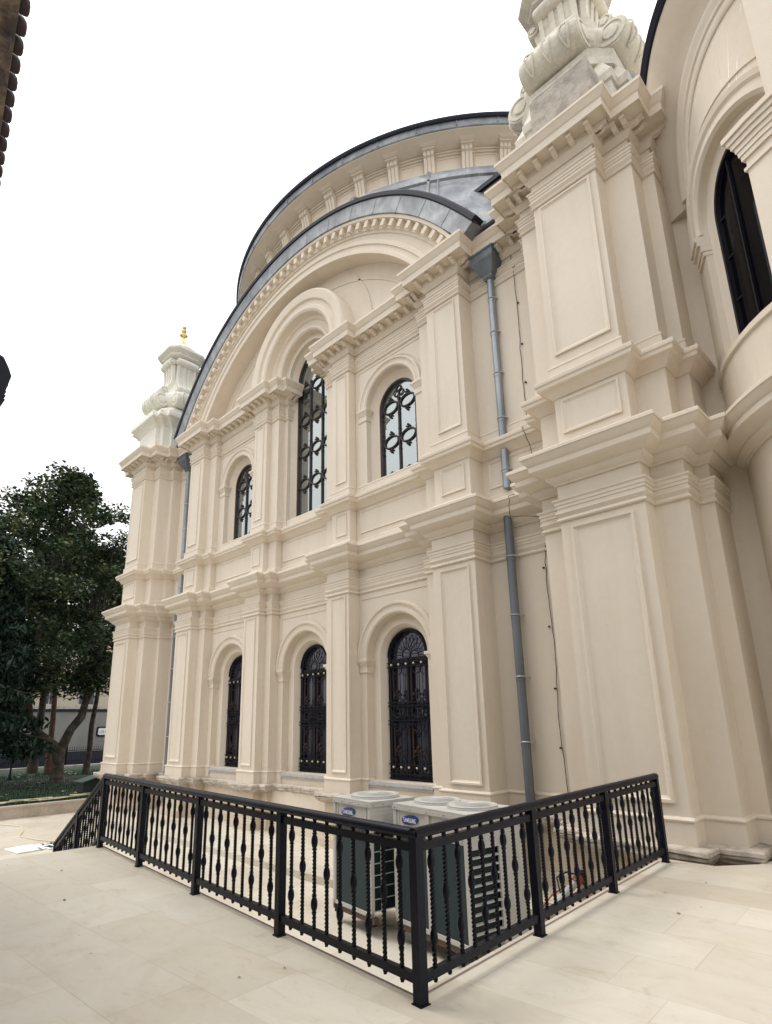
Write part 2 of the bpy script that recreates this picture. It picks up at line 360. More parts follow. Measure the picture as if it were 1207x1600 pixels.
# --- pilasters and corner piers
def pil(poly,z0,z1): 
    q=MB(); q.poly(poly,z0,z1); return q
for s in (-1,1):
    for st,(H,z0,z1) in enumerate(((H1,.0,5.5),(H2,5.8,11.72))):
        def sl(i,j):
            p=[(s*x,y) for x,y in H[i:j]]
            p=[(p[0][0],.3)]+p[0:]+[(p[-1][0],.3)] if p[0][1]!=.0 else p
            p=[(x,(.03 if abs(y)<1e-9 else y)) for x,y in p]
            return p if s>0 else p[::-1]
        pi=[(s*x,y) for x,y in ([(H[0][0],.2)]+H[1:5]+[(H[5][0],.03)])]; pi=pi if s>0 else pi[::-1]
        q=pil(pi,z0,z1)
        xi=sorted((s*(H[3][0]+.16),s*(H[4][0]-.1))); yi=H[3][1]
        if st==0: q.frame(xi[0],xi[1],.57,4.66,yi,.06,.03)
        else: q.frame(xi[0],xi[1],7.72,10.86,yi,.055,.028); q.frame(xi[0],xi[1],6.27,6.86,yi,.05,.028)
        q.build('pilaster',STUC,B_,20)
        pw=[(s*x,y) for x,y in ([(H[6][0],.03)]+H[7:11]+[(H[11][0],.03)])]; pw=pw if s>0 else pw[::-1]
        q=pil(pw,z0,z1); xi=sorted((s*(H[8][0]+.18),s*(H[10][0]-.13))); yi=H[9][1]
        if st==0: q.frame(xi[0],xi[1],.555,4.63,yi,.075,.035)
        else: q.frame(xi[0],xi[1],7.72,10.86,yi,.07,.032); q.frame(xi[0],xi[1],6.27,6.86,yi,.06,.03)
        q.build('pilaster',STUC,B_,20)
        pp=[(s*x,y) for x,y in ([(H[12][0],.03)]+H[13:23]+[(H[23][0],.5)])]; pp=pp if s>0 else pp[::-1]
        q=pil(pp,z0,z1); xi=sorted((s*(E1+.17),s*(E2-.17))); yi=-1.28 if st==0 else -1.16
        if st==0: q.frame(xi[0],xi[1],.62,4.62,yi,.085,.04)
        else: q.frame(xi[0],xi[1],7.73,10.87,yi,.08,.038); q.frame(xi[0],xi[1],6.26,6.87,yi,.07,.034)
        q.build('corner_pier',STUC,B_,20)
# --- window panels in the walls
def pfr(x0,x1,y):
    q=MB(); q.frame(x0,x1,6.27,6.86,y,.05,.025); q.build('wall_panel_moulding',STUC,B_,30)
for cx in (-3.53,3.53): pfr(cx-1.12,cx+1.12,0)
pfr(-1.08,1.08,.15)
for s in (-1,1):
    x=sorted((s*(W2+.1),s*(A2-.12))); pfr(x[0],x[1],0)
# thin panel lines above the arches
for cx,zc,zt,R in ((-3.53,3.13,4.56,1.36),(0,3.13,4.56,1.36),(3.53,3.13,4.56,1.36)):
    wx=1.12 if cx else 1.08; mb=MB()
    yo=0 if cx else .15
    mb.box(cx-wx,cx+wx,yo-.018,yo+.01,zt,zt+.03)
    for s in(-1,1): mb.box(cx+s*wx-.012,cx+s*wx+.012,yo-.018,yo+.01,3.3,zt+.003)
    mb.build('wall_panel_moulding',STUC,B_,30)
for cx in (-3.53,3.53):
    mb=MB(); mb.box(cx-1.14,cx+1.14,-.018,.01,10.82,10.85)
    for s in(-1,1): mb.box(cx+s*1.14-.012,cx+s*1.14+.012,-.0182,.01,9.65,10.825)
    mb.ring(cx,9.62,[(1.15,.01),(1.15,-.018),(1.18,-.018),(1.18,.01)],.15,PI-.15,30)
    mb.build('wall_panel_moulding',STUC,B_,30)
# --- mouldings following the plan
def fasc(z0,*pts): return [(o,z0+h) for o,h in pts]
PLINTH=[(-.02,.05),(.035,.05),(.035,.395),(.05,.405),(.055,.425),(.04,.445),(.0,.46),(-.02,.46)]
def cut(path,xa,xb):   # keep part of polyline between x limits (paths run along x)
    return [p for p in path if xa<=p[0]<=xb]
segs1=[(-99,-4.3),(-2.8,-.9),(.9,2.8),(4.3,99)]
def base_paths(full,cx,hw):
    out=[]; cur=[]
    cuts=[(-cx-hw,-cx+hw),(-hw,hw),(cx-hw,cx+hw)]
    lims=[-99]+[v for c in cuts for v in c]+[99]
    for i in range(0,len(lims),2):
        a,b=lims[i],lims[i+1]; p=[q for q in full if a<q[0]<b]
        ya=.15 if abs(a)<1.2 else 0; yb=.15 if abs(b)<1.2 else 0
        if a>-99: p=[(a,ya+.15),(a,ya)]+p
        if b<99: p=p+[(b,yb),(b,yb+.15)]
        out.append(p)
    return out
for p in base_paths(FULL1,3.53,.98): q=MB(); q.sweep(p,PLINTH); q.build('plinth_moulding',STUC,B_,30)
CAP=[(-.02,4.72),(.03,4.72),(.045,4.74),(.03,4.765),(.012,4.79),(.02,4.81),(.055,4.85),(.05,4.875),(.03,4.88),(.03,4.935),(.042,4.937),(.042,4.99),(.054,4.992),(.054,5.045),(.075,5.06),(.08,5.09),(-.02,5.095)]
q=MB(); q.sweep(FULL1,CAP); q.build('capital_moulding',STUC,B_,30)
COR1=[(-.02,5.33),(.03,5.33),(.04,5.36),(.10,5.40),(.125,5.44),(.125,5.475),(.14,5.48),(.30,5.565),(.31,5.58),(.31,5.67),(.325,5.68),(.345,5.70),(.385,5.76),(.40,5.79),(.416,5.795),(.416,5.845),(.40,5.86),(-.05,5.93)]
q=MB(); q.sweep(FULL1,COR1); q.build('cornice',STUC,B_,30)
PB=[(-.02,5.88),(.05,5.88),(.05,6.08),(.035,6.105),(.015,6.115),(-.02,6.12)]
q=MB(); q.sweep(FULL2,PB); q.build('pedestal_base_moulding',STUC,B_,30)
PC=[(-.02,6.93),(.02,6.93),(.05,6.965),(.10,7.02),(.135,7.06),(.15,7.075),(.205,7.085),(.21,7.10),(.21,7.15),(.232,7.16),(.238,7.175),(.238,7.23),(.22,7.245),(-.05,7.27)]
q=MB(); q.sweep(FULL2,PC); q.build('pedestal_cornice',STUC,B_,30)
SB=[(-.02,7.25),(.035,7.25),(.035,7.49),(.045,7.50),(.045,7.525),(.02,7.545),(0,7.56),(-.02,7.56)]
lims=[(-99,-1.0),(1.0,99)]
for a,b in lims:
    q=MB()
    p=[t for t in FULL2 if a<t[0]<b]
    if a>-99:p=[(a,.3),(a,.15)]+p
    if b<99:p=p+[(b,.15),(b,.3)]
    q.sweep(p,SB); q.build('shaft_base_moulding',STUC,B_,30)
CAP2=[(o,z+6.2) for o,z in CAP]; CAP2=[(o,10.92+(z-10.92)*.97) for o,z in CAP2]
COR2=[(-.02,11.46),(.03,11.46),(.045,11.50),(.09,11.55),(.105,11.60),(.105,11.66),(.115,11.665),(.115,11.70),(.37,11.71),(.37,11.68),(.385,11.68),(.385,11.84),(.40,11.85),(.415,11.87),(.45,11.94),(.465,11.965),(.475,11.97),(.475,12.03),(.46,12.05),(-.05,12.12)]
q=MB(); q2=MB()
def modill(mb,path,off0,off1,z0,z1,w,sp):
    for i in range(len(path)-1):
        a,b=Vector(path[i]),Vector(path[i+1]); d=b-a; L_=d.length
        if L_<.13: continue
        t=d/L_; nrm=Vector((t.y,-t.x))
        # corners: convex ends extend by off0
        def turn(p,c,n_):
            if p is None or n_ is None: return 0
            u=(c-p).normalized(); v=(n_-c).normalized(); return u.x*v.y-u.y*v.x
        ea=turn(Vector(path[i-1]) if i else None,a,b); eb=turn(a,b,Vector(path[i+2]) if i+2<len(path) else None)
        s0=(-off0 if ea>.1 else (off1 if ea<-.1 else .1)) ; s1=L_-(-off0 if eb>.1 else (off1 if eb<-.1 else .1))
        s0+=w*.5; s1-=w*.5
        if s1-s0<0: continue
        n=max(1,round((s1-s0)/sp))
        for j in range(n+1):
            s_=s0+(s1-s0)*j/n; c=a+t*s_
            zc=(z0+z1)/2
            # scroll-like block: deeper at the wall, small lip at the front
            p=[(off0,z0),(off0+(off1-off0)*.45,z0),(off0+(off1-off0)*.75,z0+(z1-z0)*.35),(off1,z0+(z1-z0)*.3),(off1,z1),(off0,z1)]
            pts=[(c.x+nrm.x*o-t.x*w/2,c.y+nrm.y*o-t.y*w/2,z) for o,z in p]
            mb.prism(pts,(t.x*w,t.y*w,0))
for a,b in lims:
    q=MB(); q2=MB()
    p=[t for t in FULL2 if a<t[0]<b]
    pc=list(p)
    if a>-99: pc=[(a,.4),(a,.15)]+pc
    if b<99: pc=pc+[(b,.15),(b,.4)]
    q2.sweep(pc,CAP2); q.sweep(pc,COR2)
    pb=pc
    modill(q,pb,.10,.32,11.58,11.709,.085,.30)
    q2.build('capital_moulding',STUC,B_,30); q.build('cornice',STUC,B_,30)
# --- archivolts and imposts
def impost(mb,cx,hw,ye,z0,zt,x_out,y=0,pr=.1):
    for s in (-1,1):
        p=[(cx+s*x_out,y),(cx+s*hw,y),(cx+s*hw,ye)]; p=p if s<0 else p[::-1]
        mb.sweep(p,[(-.02,z0),(.022,z0),(.03,z0+.02),(.02,z0+.045),(.02,zt-.18),(.03,zt-.17),(pr*.75,zt-.09),(pr*.8,zt-.075),(pr,zt-.065),(pr,zt-.005),(-.02,zt)])
        # close outer side
for cx in (-3.53,0,3.53):
    q=MB(); yo=0 if cx else .15
    impost(q,cx,.98,.2+yo,2.80,3.13,1.20,yo)
    q.ring(cx,3.13,[(r,y+yo) for r,y in [(.965,.05),(.965,-.02),(1.0,-.05),(1.06,-.05),(1.07,-.035),(1.12,-.035),(1.16,-.05),(1.17,-.085),(1.215,-.09),(1.235,-.06),(1.235,.05)]],0,PI,48); q.build('window_archivolt',STUC,B_,30)
for cx in (-3.53,3.53):
    q=MB(); impost(q,cx,.86,.16,9.33,9.66,1.14)
    q.ring(cx,9.64,[(.845,.05),(.845,-.02),(.875,-.05),(.93,-.05),(.94,-.03),(.99,-.03),(1.02,-.045),(1.03,-.075),(1.075,-.08),(1.09,-.05),(1.09,.05)],0,PI,48); q.build('window_archivolt',STUC,B_,30)
# --- big centre window arch (three nested rings)
q=MB()
Z3=12.25
q.ring(0,Z3,[(1.56,.05),(1.56,-.10),(1.6,-.36),(1.66,-.40),(1.76,-.40),(1.79,-.36),(1.93,-.36),(1.96,-.43),(2.06,-.45),(2.2,-.47),(2.25,-.43),(2.27,-.38),(2.27,.3)],0,PI,64,stilt=.16)
q.ring(0,Z3,[(1.16,.06),(1.16,-.05),(1.2,-.1),(1.27,-.1),(1.29,-.07),(1.45,-.07),(1.48,-.14),(1.57,-.15),(1.57,.06)],0,PI,56,stilt=.16)
q.build('arch_hood',STUC,B_,30)
# --- tympanum and great arch
q=MB()
RI,ZI=6.2,8.66
def outI(cx,zp,dx,dz):
    # ray from (cx,zp) to circle centre (0,ZI) radius RI+.1
    ox,oz=cx,zp-ZI; b=ox*dx+oz*dz; c=ox*ox+oz*oz-(RI+.1)**2; t=-b+math.sqrt(b*b-c); return (cx+dx*t,zp+dz*t)
arch_wall(q,-5.2,5.2,12.0,14,0,12.0,Z3,[(1.17,0),(1.17,.15),(.98,.15),(.98,.27),(.86,.47)],0.0,48,outer=outI,sill=False)
# thin panel line on the tympanum
q.ring(0,ZI,[(5.74,.01),(5.74,-.025),(5.79,-.025),(5.79,.01)],math.radians(39),math.radians(141),40)
for sg in (-1,1):
    q.ring(0,Z3,[(2.95,.01),(2.95,-.025),(3.0,-.025),(3.0,.01)],*( (0.0,1.02) if sg>0 else (PI-1.02,PI)),24)
    x=sorted((sg*3.0,sg*4.45)); q.box(x[0],x[1],-.025,.01,12.22,12.27)
q.build('tympanum',STUC,B_,25)
q=MB(); YF=-.50; n=72
def arcpts(R,zc,z0,n):
    a0=math.asin((z0-zc)/R); return [(R*math.cos(a0+(PI-2*a0)*i/n),zc+R*math.sin(a0+(PI-2*a0)*i/n)) for i in range(n+1)]
ZB=12.0
inn=arcpts(RI,ZI,ZB,n); out=arcpts(7.5,8.35,ZB,n)
q.add([(x,YF,z) for x,z in inn]+[(x,YF,z) for x,z in out]+[(x,.1,z) for x,z in inn],[(i,n+1+i,n+2+i,i+1) for i in range(n)]+[(2*n+2+i,i,i+1,2*n+3+i) for i in range(n)])
aI=math.asin((ZB-ZI)/RI)
q.ring(0,ZI,[(RI-.02,YF+.02),(RI-.02,YF-.05),(RI+.07,YF-.05),(RI+.09,YF-.03),(RI+.2,YF-.03),(RI+.22,YF-.07),(RI+.31,YF-.075),(RI+.34,YF-.04),(RI+.34,YF+.02)],aI,PI-aI,72)
aO=math.asin((ZB-8.35)/7.35)
q.ring(0,8.35,[(6.98,YF+.02),(6.98,YF-.03),(7.05,YF-.05),(7.05,YF-.08),(7.24,YF-.09),(7.26,YF-.22),(7.34,YF-.23),(7.34,YF+.02)],aO,PI-aO,80)
nd=40
for i in range(nd+1):
    a=aO+.03+(PI-2*aO-.06)*i/nd; ca,sa=math.cos(a),math.sin(a)
    q.obox((7.15*ca,YF-.13,8.35+7.15*sa),(ca,0,sa),(0,1,0),(-sa,0,ca),.09,.085,.065)
q.build('great_arch',STUC,B_,30)
# lead hood of the great arch
def flare(a,r):
    z=8.35+7.5*math.sin(a); t=max(0,(13.1-z)/1.0); return .05*t*t
q=MB()
aL=math.asin((ZB+.06-8.35)/7.7)
q.ring(0,8.35,[(7.33,YF-.22),(7.35,YF-.27),(7.80,YF-.30),(7.84,YF-.31),(7.86,YF-.27),(7.82,YF-.2),(7.78,4.5),(7.3,4.5)],aL,PI-aL,90,mod=flare)
for i in range(15):      # standing seams
    a=aL+.12+(PI-2*aL-.24)*i/14; ca,sa=math.cos(a),math.sin(a); fl=flare(a,0)
    q.prism([((7.35+fl)*ca-.012*sa,YF-.276,8.35+(7.35+fl)*sa+.012*ca),((7.80+fl)*ca-.012*sa,YF-.307,8.35+(7.80+fl)*sa+.012*ca),((7.80+fl)*ca+.012*sa,YF-.307,8.35+(7.80+fl)*sa-.012*ca),((7.35+fl)*ca+.012*sa,YF-.276,8.35+(7.35+fl)*sa-.012*ca)],(0,.02,0))
q.build('lead_arch_hood',LEAD,B_,40)
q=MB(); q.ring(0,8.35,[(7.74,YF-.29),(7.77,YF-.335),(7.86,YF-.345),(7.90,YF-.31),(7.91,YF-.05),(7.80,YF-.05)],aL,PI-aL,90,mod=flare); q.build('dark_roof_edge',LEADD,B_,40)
for s_ in (-1,1):
    q=MB(); x=sorted((s_*6.35,s_*7.75)); q.box(x[0],x[1],-.52,.6,12.125,12.16); q.build('lead_gutter',LEAD,B_,0)
# low parapet and dark edge behind the recess
BRST=stone('brown_parapet_stone',(.30,.24,.17),(.2,.16,.12),.5,2)
for s_ in (-1,1):
    x=sorted((s_*5.0,s_*9.0)); q=MB(); q.box(x[0],x[1],.6,.95,12.0,14.40); q.build('parapet_wall',BRST,B_,0)
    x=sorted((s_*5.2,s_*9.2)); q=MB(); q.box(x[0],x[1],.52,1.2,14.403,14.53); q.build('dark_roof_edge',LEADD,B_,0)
# --- lead pendentive shell, drum and dome
DC=(0,8.0)
def revol(mb,prof,a0,a1,n):
    vs=[]; k=len(prof)
    for i in range(n+1):
        a=a0+(a1-a0)*i/n; vs+=[(DC[0]+r*math.sin(a),shy(DC[0]+r*math.sin(a),DC[1]-r*math.cos(a),z),z) for r,z in prof]
    return mb.add(vs,[(i*k+j,i*k+j+1,(i+1)*k+j+1,(i+1)*k+j) for i in range(n) for j in range(k-1)])
def shy(x,y,z):
    if z>16.45: return y
    return max(.6,y) if math.hypot(x,z-8.35)<7.72 else max(y,-.42)
FULLA=(-PI,PI,360)
q=MB(); revol(q,[(10.7,12.0),(10.45,12.8),(10.1,13.6),(9.75,14.35),(9.4,15.05),(9.1,15.6),(9.05,15.62),(9.12,15.68),(9.1,15.8),(8.95,16.1),(8.7,16.38),(8.3,16.5)],*FULLA)
NB=50
for i in range(NB):
    a=(i+.5)*2*PI/NB
    for da,wd in ((0,.05),(.028,.02)):
        pr=[(10.45,12.8),(10.1,13.6),(9.75,14.35),(9.4,15.05),(9.13,15.58)] if True else []
        def P3(r,z,w_): 
            aa=a+da; return (DC[0]+r*math.sin(aa)+w_*math.cos(aa),shy(DC[0]+r*math.sin(aa),DC[1]-r*math.cos(aa)+w_*math.sin(aa),z),z)
        if i%2==0:
            vs=[]; 
            for r,z in pr: vs+=[P3(r-.02,z,-wd),P3(r+.05,z+.02,-wd*.6),P3(r+.05,z+.02,wd*.6),P3(r-.02,z,wd)]
            q.add(vs,[(j*4+e,j*4+e+1,(j+1)*4+e+1,(j+1)*4+e) for j in range(len(pr)-1) for e in range(3)])
    if i%2==0:
        vs=[]
        for r,z in ((9.14,15.66),(9.12,15.82),(8.97,16.13),(8.72,16.4),(8.5,16.47)):
            if DC[1]-r*math.cos(a)<.65 and math.hypot(DC[0]+r*math.sin(a),z-8.35)<7.72: continue
            vs+=[(DC[0]+(r-.02)*math.sin(a-.006),DC[1]-(r-.02)*math.cos(a-.006),z),(DC[0]+(r+.035)*math.sin(a),DC[1]-(r+.035)*math.cos(a),z+.02),(DC[0]+(r-.02)*math.sin(a+.006),DC[1]-(r-.02)*math.cos(a+.006),z)]
        if len(vs)==15: q.add(vs,[(j*3+e,j*3+e+1,(j+1)*3+e+1,(j+1)*3+e) for j in range(4) for e in range(2)])
q.build('lead_roof',LEADL,B_,40)
q=MB()
revol(q,[(8.35,16.3),(8.35,17.25),(8.40,17.26),(8.42,17.32),(8.45,17.30),(8.47,17.33),(8.44,17.34),(8.44,17.36),(8.66,17.38),(8.84,17.43),(8.97,17.46),(8.97,17.52),(8.3,17.6)],*FULLA)
for i in range(NB):
    a=(i)*2*PI/NB; er=Vector((math.sin(a),-math.cos(a),0)); et=Vector((math.cos(a),math.sin(a),0)); c0=Vector((DC[0],DC[1],0))
    for w_,z_,h_,tz in ((.012,16.85,.33,0),):   # sunk panel frames between brackets
        for sx in (-1,1): q.obox(c0+er*8.355+et*sx*.31+Vector((0,0,16.87)),et,er,(0,0,1),.015,.012,.3)
        q.obox(c0+er*8.355+Vector((0,0,17.185)),et,er,(0,0,1),.325,.012,.015)
drum=q.build('drum',STUC,B_,30)
def bracket_mb():
    q=MB()
    pr=[(8.33,17.31),(8.33,16.55),(8.40,16.55),(8.43,16.62),(8.42,16.75),(8.46,16.95),(8.52,17.15),(8.58,17.18),(8.60,17.23),(8.58,17.28),(8.60,17.30),(8.60,17.31)]
    for k in range(3):
        x0=-.15+k*.105; q.prism([(x0,-(r+.02),z) for r,z in pr],(.085,0,0))
    q.prism([(-.14,-(r-.008),z) for r,z in pr],(.28,0,0))
    q.box(-.18,.18,-8.68,-8.33,17.312,17.345); q.poly([(-.17,-8.67),(.17,-8.67),(.17,-8.33),(-.17,-8.33)],17.347,17.36)
    q.loft([[(-.15,-8.66,17.36),(.15,-8.66,17.36),(.15,-8.4,17.36),(-.15,-8.4,17.36)],[(-.23,-8.8,17.42),(.23,-8.8,17.42),(.23,-8.4,17.42),(-.23,-8.4,17.42)],[(-.24,-8.86,17.46),(.24,-8.86,17.46),(.24,-8.4,17.46),(-.24,-8.4,17.46)]])
    return q
bproto=None
for i in range(NB):
    a=(i+.5)*2*PI/NB; deg=math.degrees(a); deg=deg-360 if deg>180 else deg
    if not -90<deg<75: continue
    if bproto is None:
        bproto=bracket_mb().build('bracket',STUC,None,30); b=bproto
    else:
        b=bproto.copy(); S.collection.objects.link(b)
    b.parent=drum; b.matrix_parent_inverse=Matrix(); b.location=(DC[0],DC[1],0); b.rotation_euler=(0,0,a)
bproto_fix=True
q=MB(); revol(q,[(8.9,17.49),(8.96,17.46),(9.0,17.5),(9.02,17.76),(9.0,17.8),(8.9,17.84),(8.2,18.2),(7.6,19.1),(6.6,20.6),(5.2,21.5),(3.4,22.2),(1.6,22.55),(0.01,22.7)],*FULLA)
for i in range(0,NB):
    a=(i+.25)*2*PI/NB; er=Vector((math.sin(a),-math.cos(a),0)); et=Vector((math.cos(a),math.sin(a),0)); q.obox(Vector((DC[0],DC[1],17.64))+er*9.01,et,er,(0,0,1),.012,.02,.10)
q.build('lead_dome',LEAD,B_,40)
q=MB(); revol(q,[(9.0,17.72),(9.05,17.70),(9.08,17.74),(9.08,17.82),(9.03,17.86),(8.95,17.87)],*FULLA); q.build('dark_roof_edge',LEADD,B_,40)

# ------------------------------------------------------------------ windows of the facade
def arch_poly(cx,y,hw,zs,zp,n=24): return [(cx-hw,y,zs)]+[(cx-hw*math.cos(PI*i/n),y,zp+hw*math.sin(PI*i/n)) for i in range(n+1)]+[(cx+hw,y,zs)]
def arch_frame(q,cx,zs,zp,h0,h1,y0,y1,n=28):
    # frame ring between half widths h0<h1
    a=arch_poly(cx,0,h0,zs,zp,n); b=arch_poly(cx,0,h1,zs,zp,n); k=len(a)
    vs=[(x,y0,z) for x,_,z in a]+[(x,y0,z) for x,_,z in b]+[(x,y1,z) for x,_,z in a]+[(x,y1,z) for x,_,z in b]
    q.add(vs,[(i,i+1,k+i+1,k+i) for i in range(k-1)]+[(2*k+i,2*k+i+1,i+1,i) for i in range(k-1)])
def ringxz(q,cx,y,zc,R,r,n=20,sx=1): q.tube([(cx+R*sx*math.cos(2*PI*i/n),y,zc+R*math.sin(2*PI*i/n)) for i in range(n)],r,6,closed=True)
def flower(q,x,y,z,s,up=1):
    for dx,dz,r in ((0,.045,.026),(-.036,.008,.022),(.036,.008,.022),(0,0,.018)):
        q.lathe((x+dx*s,y,z+dz*s*up),[(r*s*.4,-r*s*.9),(r*s,-r*s*.3),(r*s,r*s*.3),(r*s*.4,r*s*.9)],6)
    q.lathe((x,y,z-.03*s*up-.02*s),[(.01*s,0),(.014*s,.02*s),(.01*s,.04*s)],6)
def lower_window(cx,yo):
    zs,zp=.42,3.13; y=.37+yo; hw=.64
    q=MB(); q.cur=0; arch_frame(q,cx,zs,zp,.545,.65,y+.0,y+.12)
    for x in (-.5,-.055,.055,.5): 
        q.cur=1; q.box(cx+x-.03,cx+x+.03,y+.02,y+.10,zs,3.0)
    q.cur=0
    for z,h in ((.48,.06),(1.72,.05),(2.02,.05),(3.02,.08)): q.box(cx-.55,cx+.55,y+.015,y+.105,z-h,z+h)
    f=q.build('window',[DARKW,REDW],B_,30)
    q=MB(); q.prism(arch_poly(cx,y+.09,.55,zs+.02,zp),(0,.02,0)); q.build('glass',GLASSL,f,0)
    g=MB(); yg=y-.05; b=.64
    for z in (.46,.56,.76,1.62,1.70,2.02,2.10,2.90,3.0): g.box(cx-.62,cx+.62,yg-.012,yg+.012,z-.012,z+.012)
    for x in (cx-.57,cx-.36,cx-.22,cx-.06,cx+.06,cx+.22,cx+.36,cx+.57):
        g.tube([(x,yg,.44),(x,yg,3.05)],.009,6)
        g.lathe((x,yg,.60),[(.01,0),(.03,.03),(.01,.07)],6)
    for sgn in (-1,1):
        c=cx+sgn*.29
        ringxz(g,c,yg,.76,.22,.013); ringxz(g,c,yg,.76,.13,.01); ringxz(g,c,yg,1.98,.22,.013); ringxz(g,c,yg,1.66,.2,.013); ringxz(g,c,yg,1.66,.12,.01); ringxz(g,c,yg,2.86,.14,.011); ringxz(g,c,yg,1.86,.09,.01)
        for k in range(7): g.obox((c+.2*math.cos(k*PI/3.5),yg,1.86+.1*math.sin(k*PI/3.5)),(1,0,0),(0,1,0),(0,0,1),.03,.008,.02)
        flower(g,c,yg,1.43,1.4,-1)
    for i in range(11):
        a=PI*(i+.0)/10; ca,sa=math.cos(a),math.sin(a)
        g.tube([(cx+.12*ca,yg,3.16+.12*sa),(cx+.36*ca,yg,3.16+.36*sa)],.01,6)
        a2=PI*(i+.5)/10
        if i<10:
            g.tube([(cx+.36*ca,yg,3.16+.36*sa),(cx+.50*math.cos(a2),yg,3.16+.50*math.sin(a2)),(cx+.36*math.cos(PI*(i+1)/10),yg,3.16+.36*math.sin(PI*(i+1)/10))],.010,6)
    ringxz(g,cx,yg,3.16,.12,.014); g.tube([(cx-.58*math.cos(PI*i/24),yg,3.14+.58*math.sin(PI*i/24)) for i in range(25)],.022,6)
    g.build('grille',IRON,f,30)
    for z in (.70,2.95):
        for i in range(5): 
            g=MB(); x=cx-.46+.92*i/4; g.lathe((x,yg-.03,z-.03),[(.008,0),(.026,.015),(.03,.03),(.022,.05),(.006,.06)],10); g.build('knob',BRASS,f,30)
    for sgn in (-1,1):
        c=cx+sgn*.29
        for z in (1.03,2.25): g=MB(); flower(g,c,yg-.01,z,2.0); g.build('fleuron',REDW,f,30)
    q=MB(); q.box(cx-.95,cx+.95,yo-.07,yo+.45,.335,.40); q.box(cx-.93,cx+.93,yo-.045,yo+.45,.29,.334); q.build('sill',SILL,f,0)
DARKW=mat('near_black_frame',(.006,.005,.010),.5,0,.25)
for cx,yo in ((-3.53,0),(0,.15),(3.53,0)): lower_window(cx,yo)
def upper_window(cx,yo,hw,zs,zp,bars,cols,rows,R,zoff):
    y=.30+yo
    q=MB(); arch_frame(q,cx,zs,zp,hw-.06,hw+.02,y-.01,y+.1)
    f=q.build('window',WOODF,B_,30)
    q=MB(); q.prism(arch_poly(cx,y+.06,hw-.05,zs+.01,zp),(0,.02,0)); q.build('glass',GLASSU,f,0)
    g=MB(); yg=y+.035
    for x in bars:
        t=zp+math.sqrt(max(0,(hw-.03)**2-x*x))-.05 if abs(x)<hw-.1 else zp
        if abs(x)<hw-.1: t=min(t,rows[-1]+R*.9)
        g.tube([(cx+x,yg,zs),(cx+x,yg,t)],.030 if abs(x)<hw-.1 else .018,8)
        for r in rows:
            for dz in (-R*1.15,-R*.55,R*.55,R*1.15):
                if zs<r+dz<t: g.lathe((cx+x,yg,r+dz-.02),[(.024,0),(.045,.02),(.024,.04)],8)
    for x in cols:
        for r in rows:
            if math.hypot(x,max(0,r-zp))+R>hw+.06: continue
            n=20; lo=r-R<zs
            if lo: g.tube([(cx+x+R*math.cos(PI*i/n),yg,r+.1+.68*R*math.sin(PI*i/n)) for i in range(n+1)],.02,8)
            else: g.tube([(cx+x+R*math.cos(2*PI*i/24),yg,r+.68*R*math.sin(2*PI*i/24)) for i in range(24)],.026,8,closed=True)
            if not lo: flower(g,cx+x,yg,r-.68*R-.06,1.25,-1)
            if r+R+.15<zp+hw-.25*abs(x)*4 or True:
                if math.hypot(x,max(0,r+R+.1-zp))<hw-.08: flower(g,cx+x,yg,r+.68*R+.06,1.25)
    if not cx==0:
        for a in (90,210,330): ringxz(g,cx+.085*math.cos(math.radians(a)),yg,zp+.33+.085*math.sin(math.radians(a)),.085,.018,14)
    else:
        for a in (0,90,180,270): ringxz(g,cx+.15*math.cos(math.radians(a)),yg,zp+.38+.15*math.sin(math.radians(a)),.14,.02,18)
    for i in range(len(cols)): flower(g,cx+cols[i],yg,zs+.08,1.25)
    g.tube([(cx-(hw-.05)*math.cos(PI*i/24),yg,zp+(hw-.05)*math.sin(PI*i/24)) for i in range(25)],.016,6)
    g.build('grille',GIRON,f,30)
for cx in (-3.53,3.53): upper_window(cx,0,.64,7.57,9.64,(-.58,0,.58),(-.29,.29),(7.5,8.62,9.6),.24,0)
upper_window(0,.15,.86,7.57,12.25,(-.83,-.28,.28,.83),(-.565,0,.565),(8.70,9.76,10.84,11.93),.24,0)
# --- rough stone ledge and basement
random.seed(4)
def rough_path(path,step=.12,amp=.012):
    out=[]
    for i in range(len(path)-1):
        a,b=Vector(path[i]),Vector(path[i+1]); d=(b-a).length; n=max(1,int(d/step))
        for j in range(n):
            p=a.lerp(b,j/n)
            if 0<j: 
                t=(b-a).normalized(); p=p+Vector((t.y,-t.x))*random.uniform(-amp,amp)
            out.append((p.x,p.y))
    out.append(path[-1]); return out
q=MB(); q.sweep(rough_path(FULL1),[(-.05,-.10),(.10,-.10),(.12,-.055),(.16,-.04),(.175,-.02),(.20,.0),(.205,.035),(.195,.05),(.215,.06),(.21,.10),(.19,.118),(.0,.126),(-.05,.126)])
for v in range(len(q.v)):
    x,y,z=q.v[v]
    if z<.1: q.v[v]=(x+random.uniform(-.008,.008),y+random.uniform(-.012,.012),z+random.uniform(-.012,.012))
q.build('stone_ledge',LEDGE,B_,25)
q=MB(); q.sweep(FULL1,[(.06,-1.16),(.06,-.80),(.05,-.79),(.02,-.78),(.02,-.05)]); q.build('basement_wall',STUC2,B_,25)
for s in (-1,1):
    for H,x0,x1,d in ((0,I1-.1,I2+.1,.45),(0,W1-.12,W2+.12,.7),(0,A2-.1,S2+.1,1.42)):
        x=sorted((s*x0,s*x1)); q=MB(); q.box(x[0],x[1],-d-.04,0,-1.16,-.83); q.build('basement_block',STUC2,B_,25)
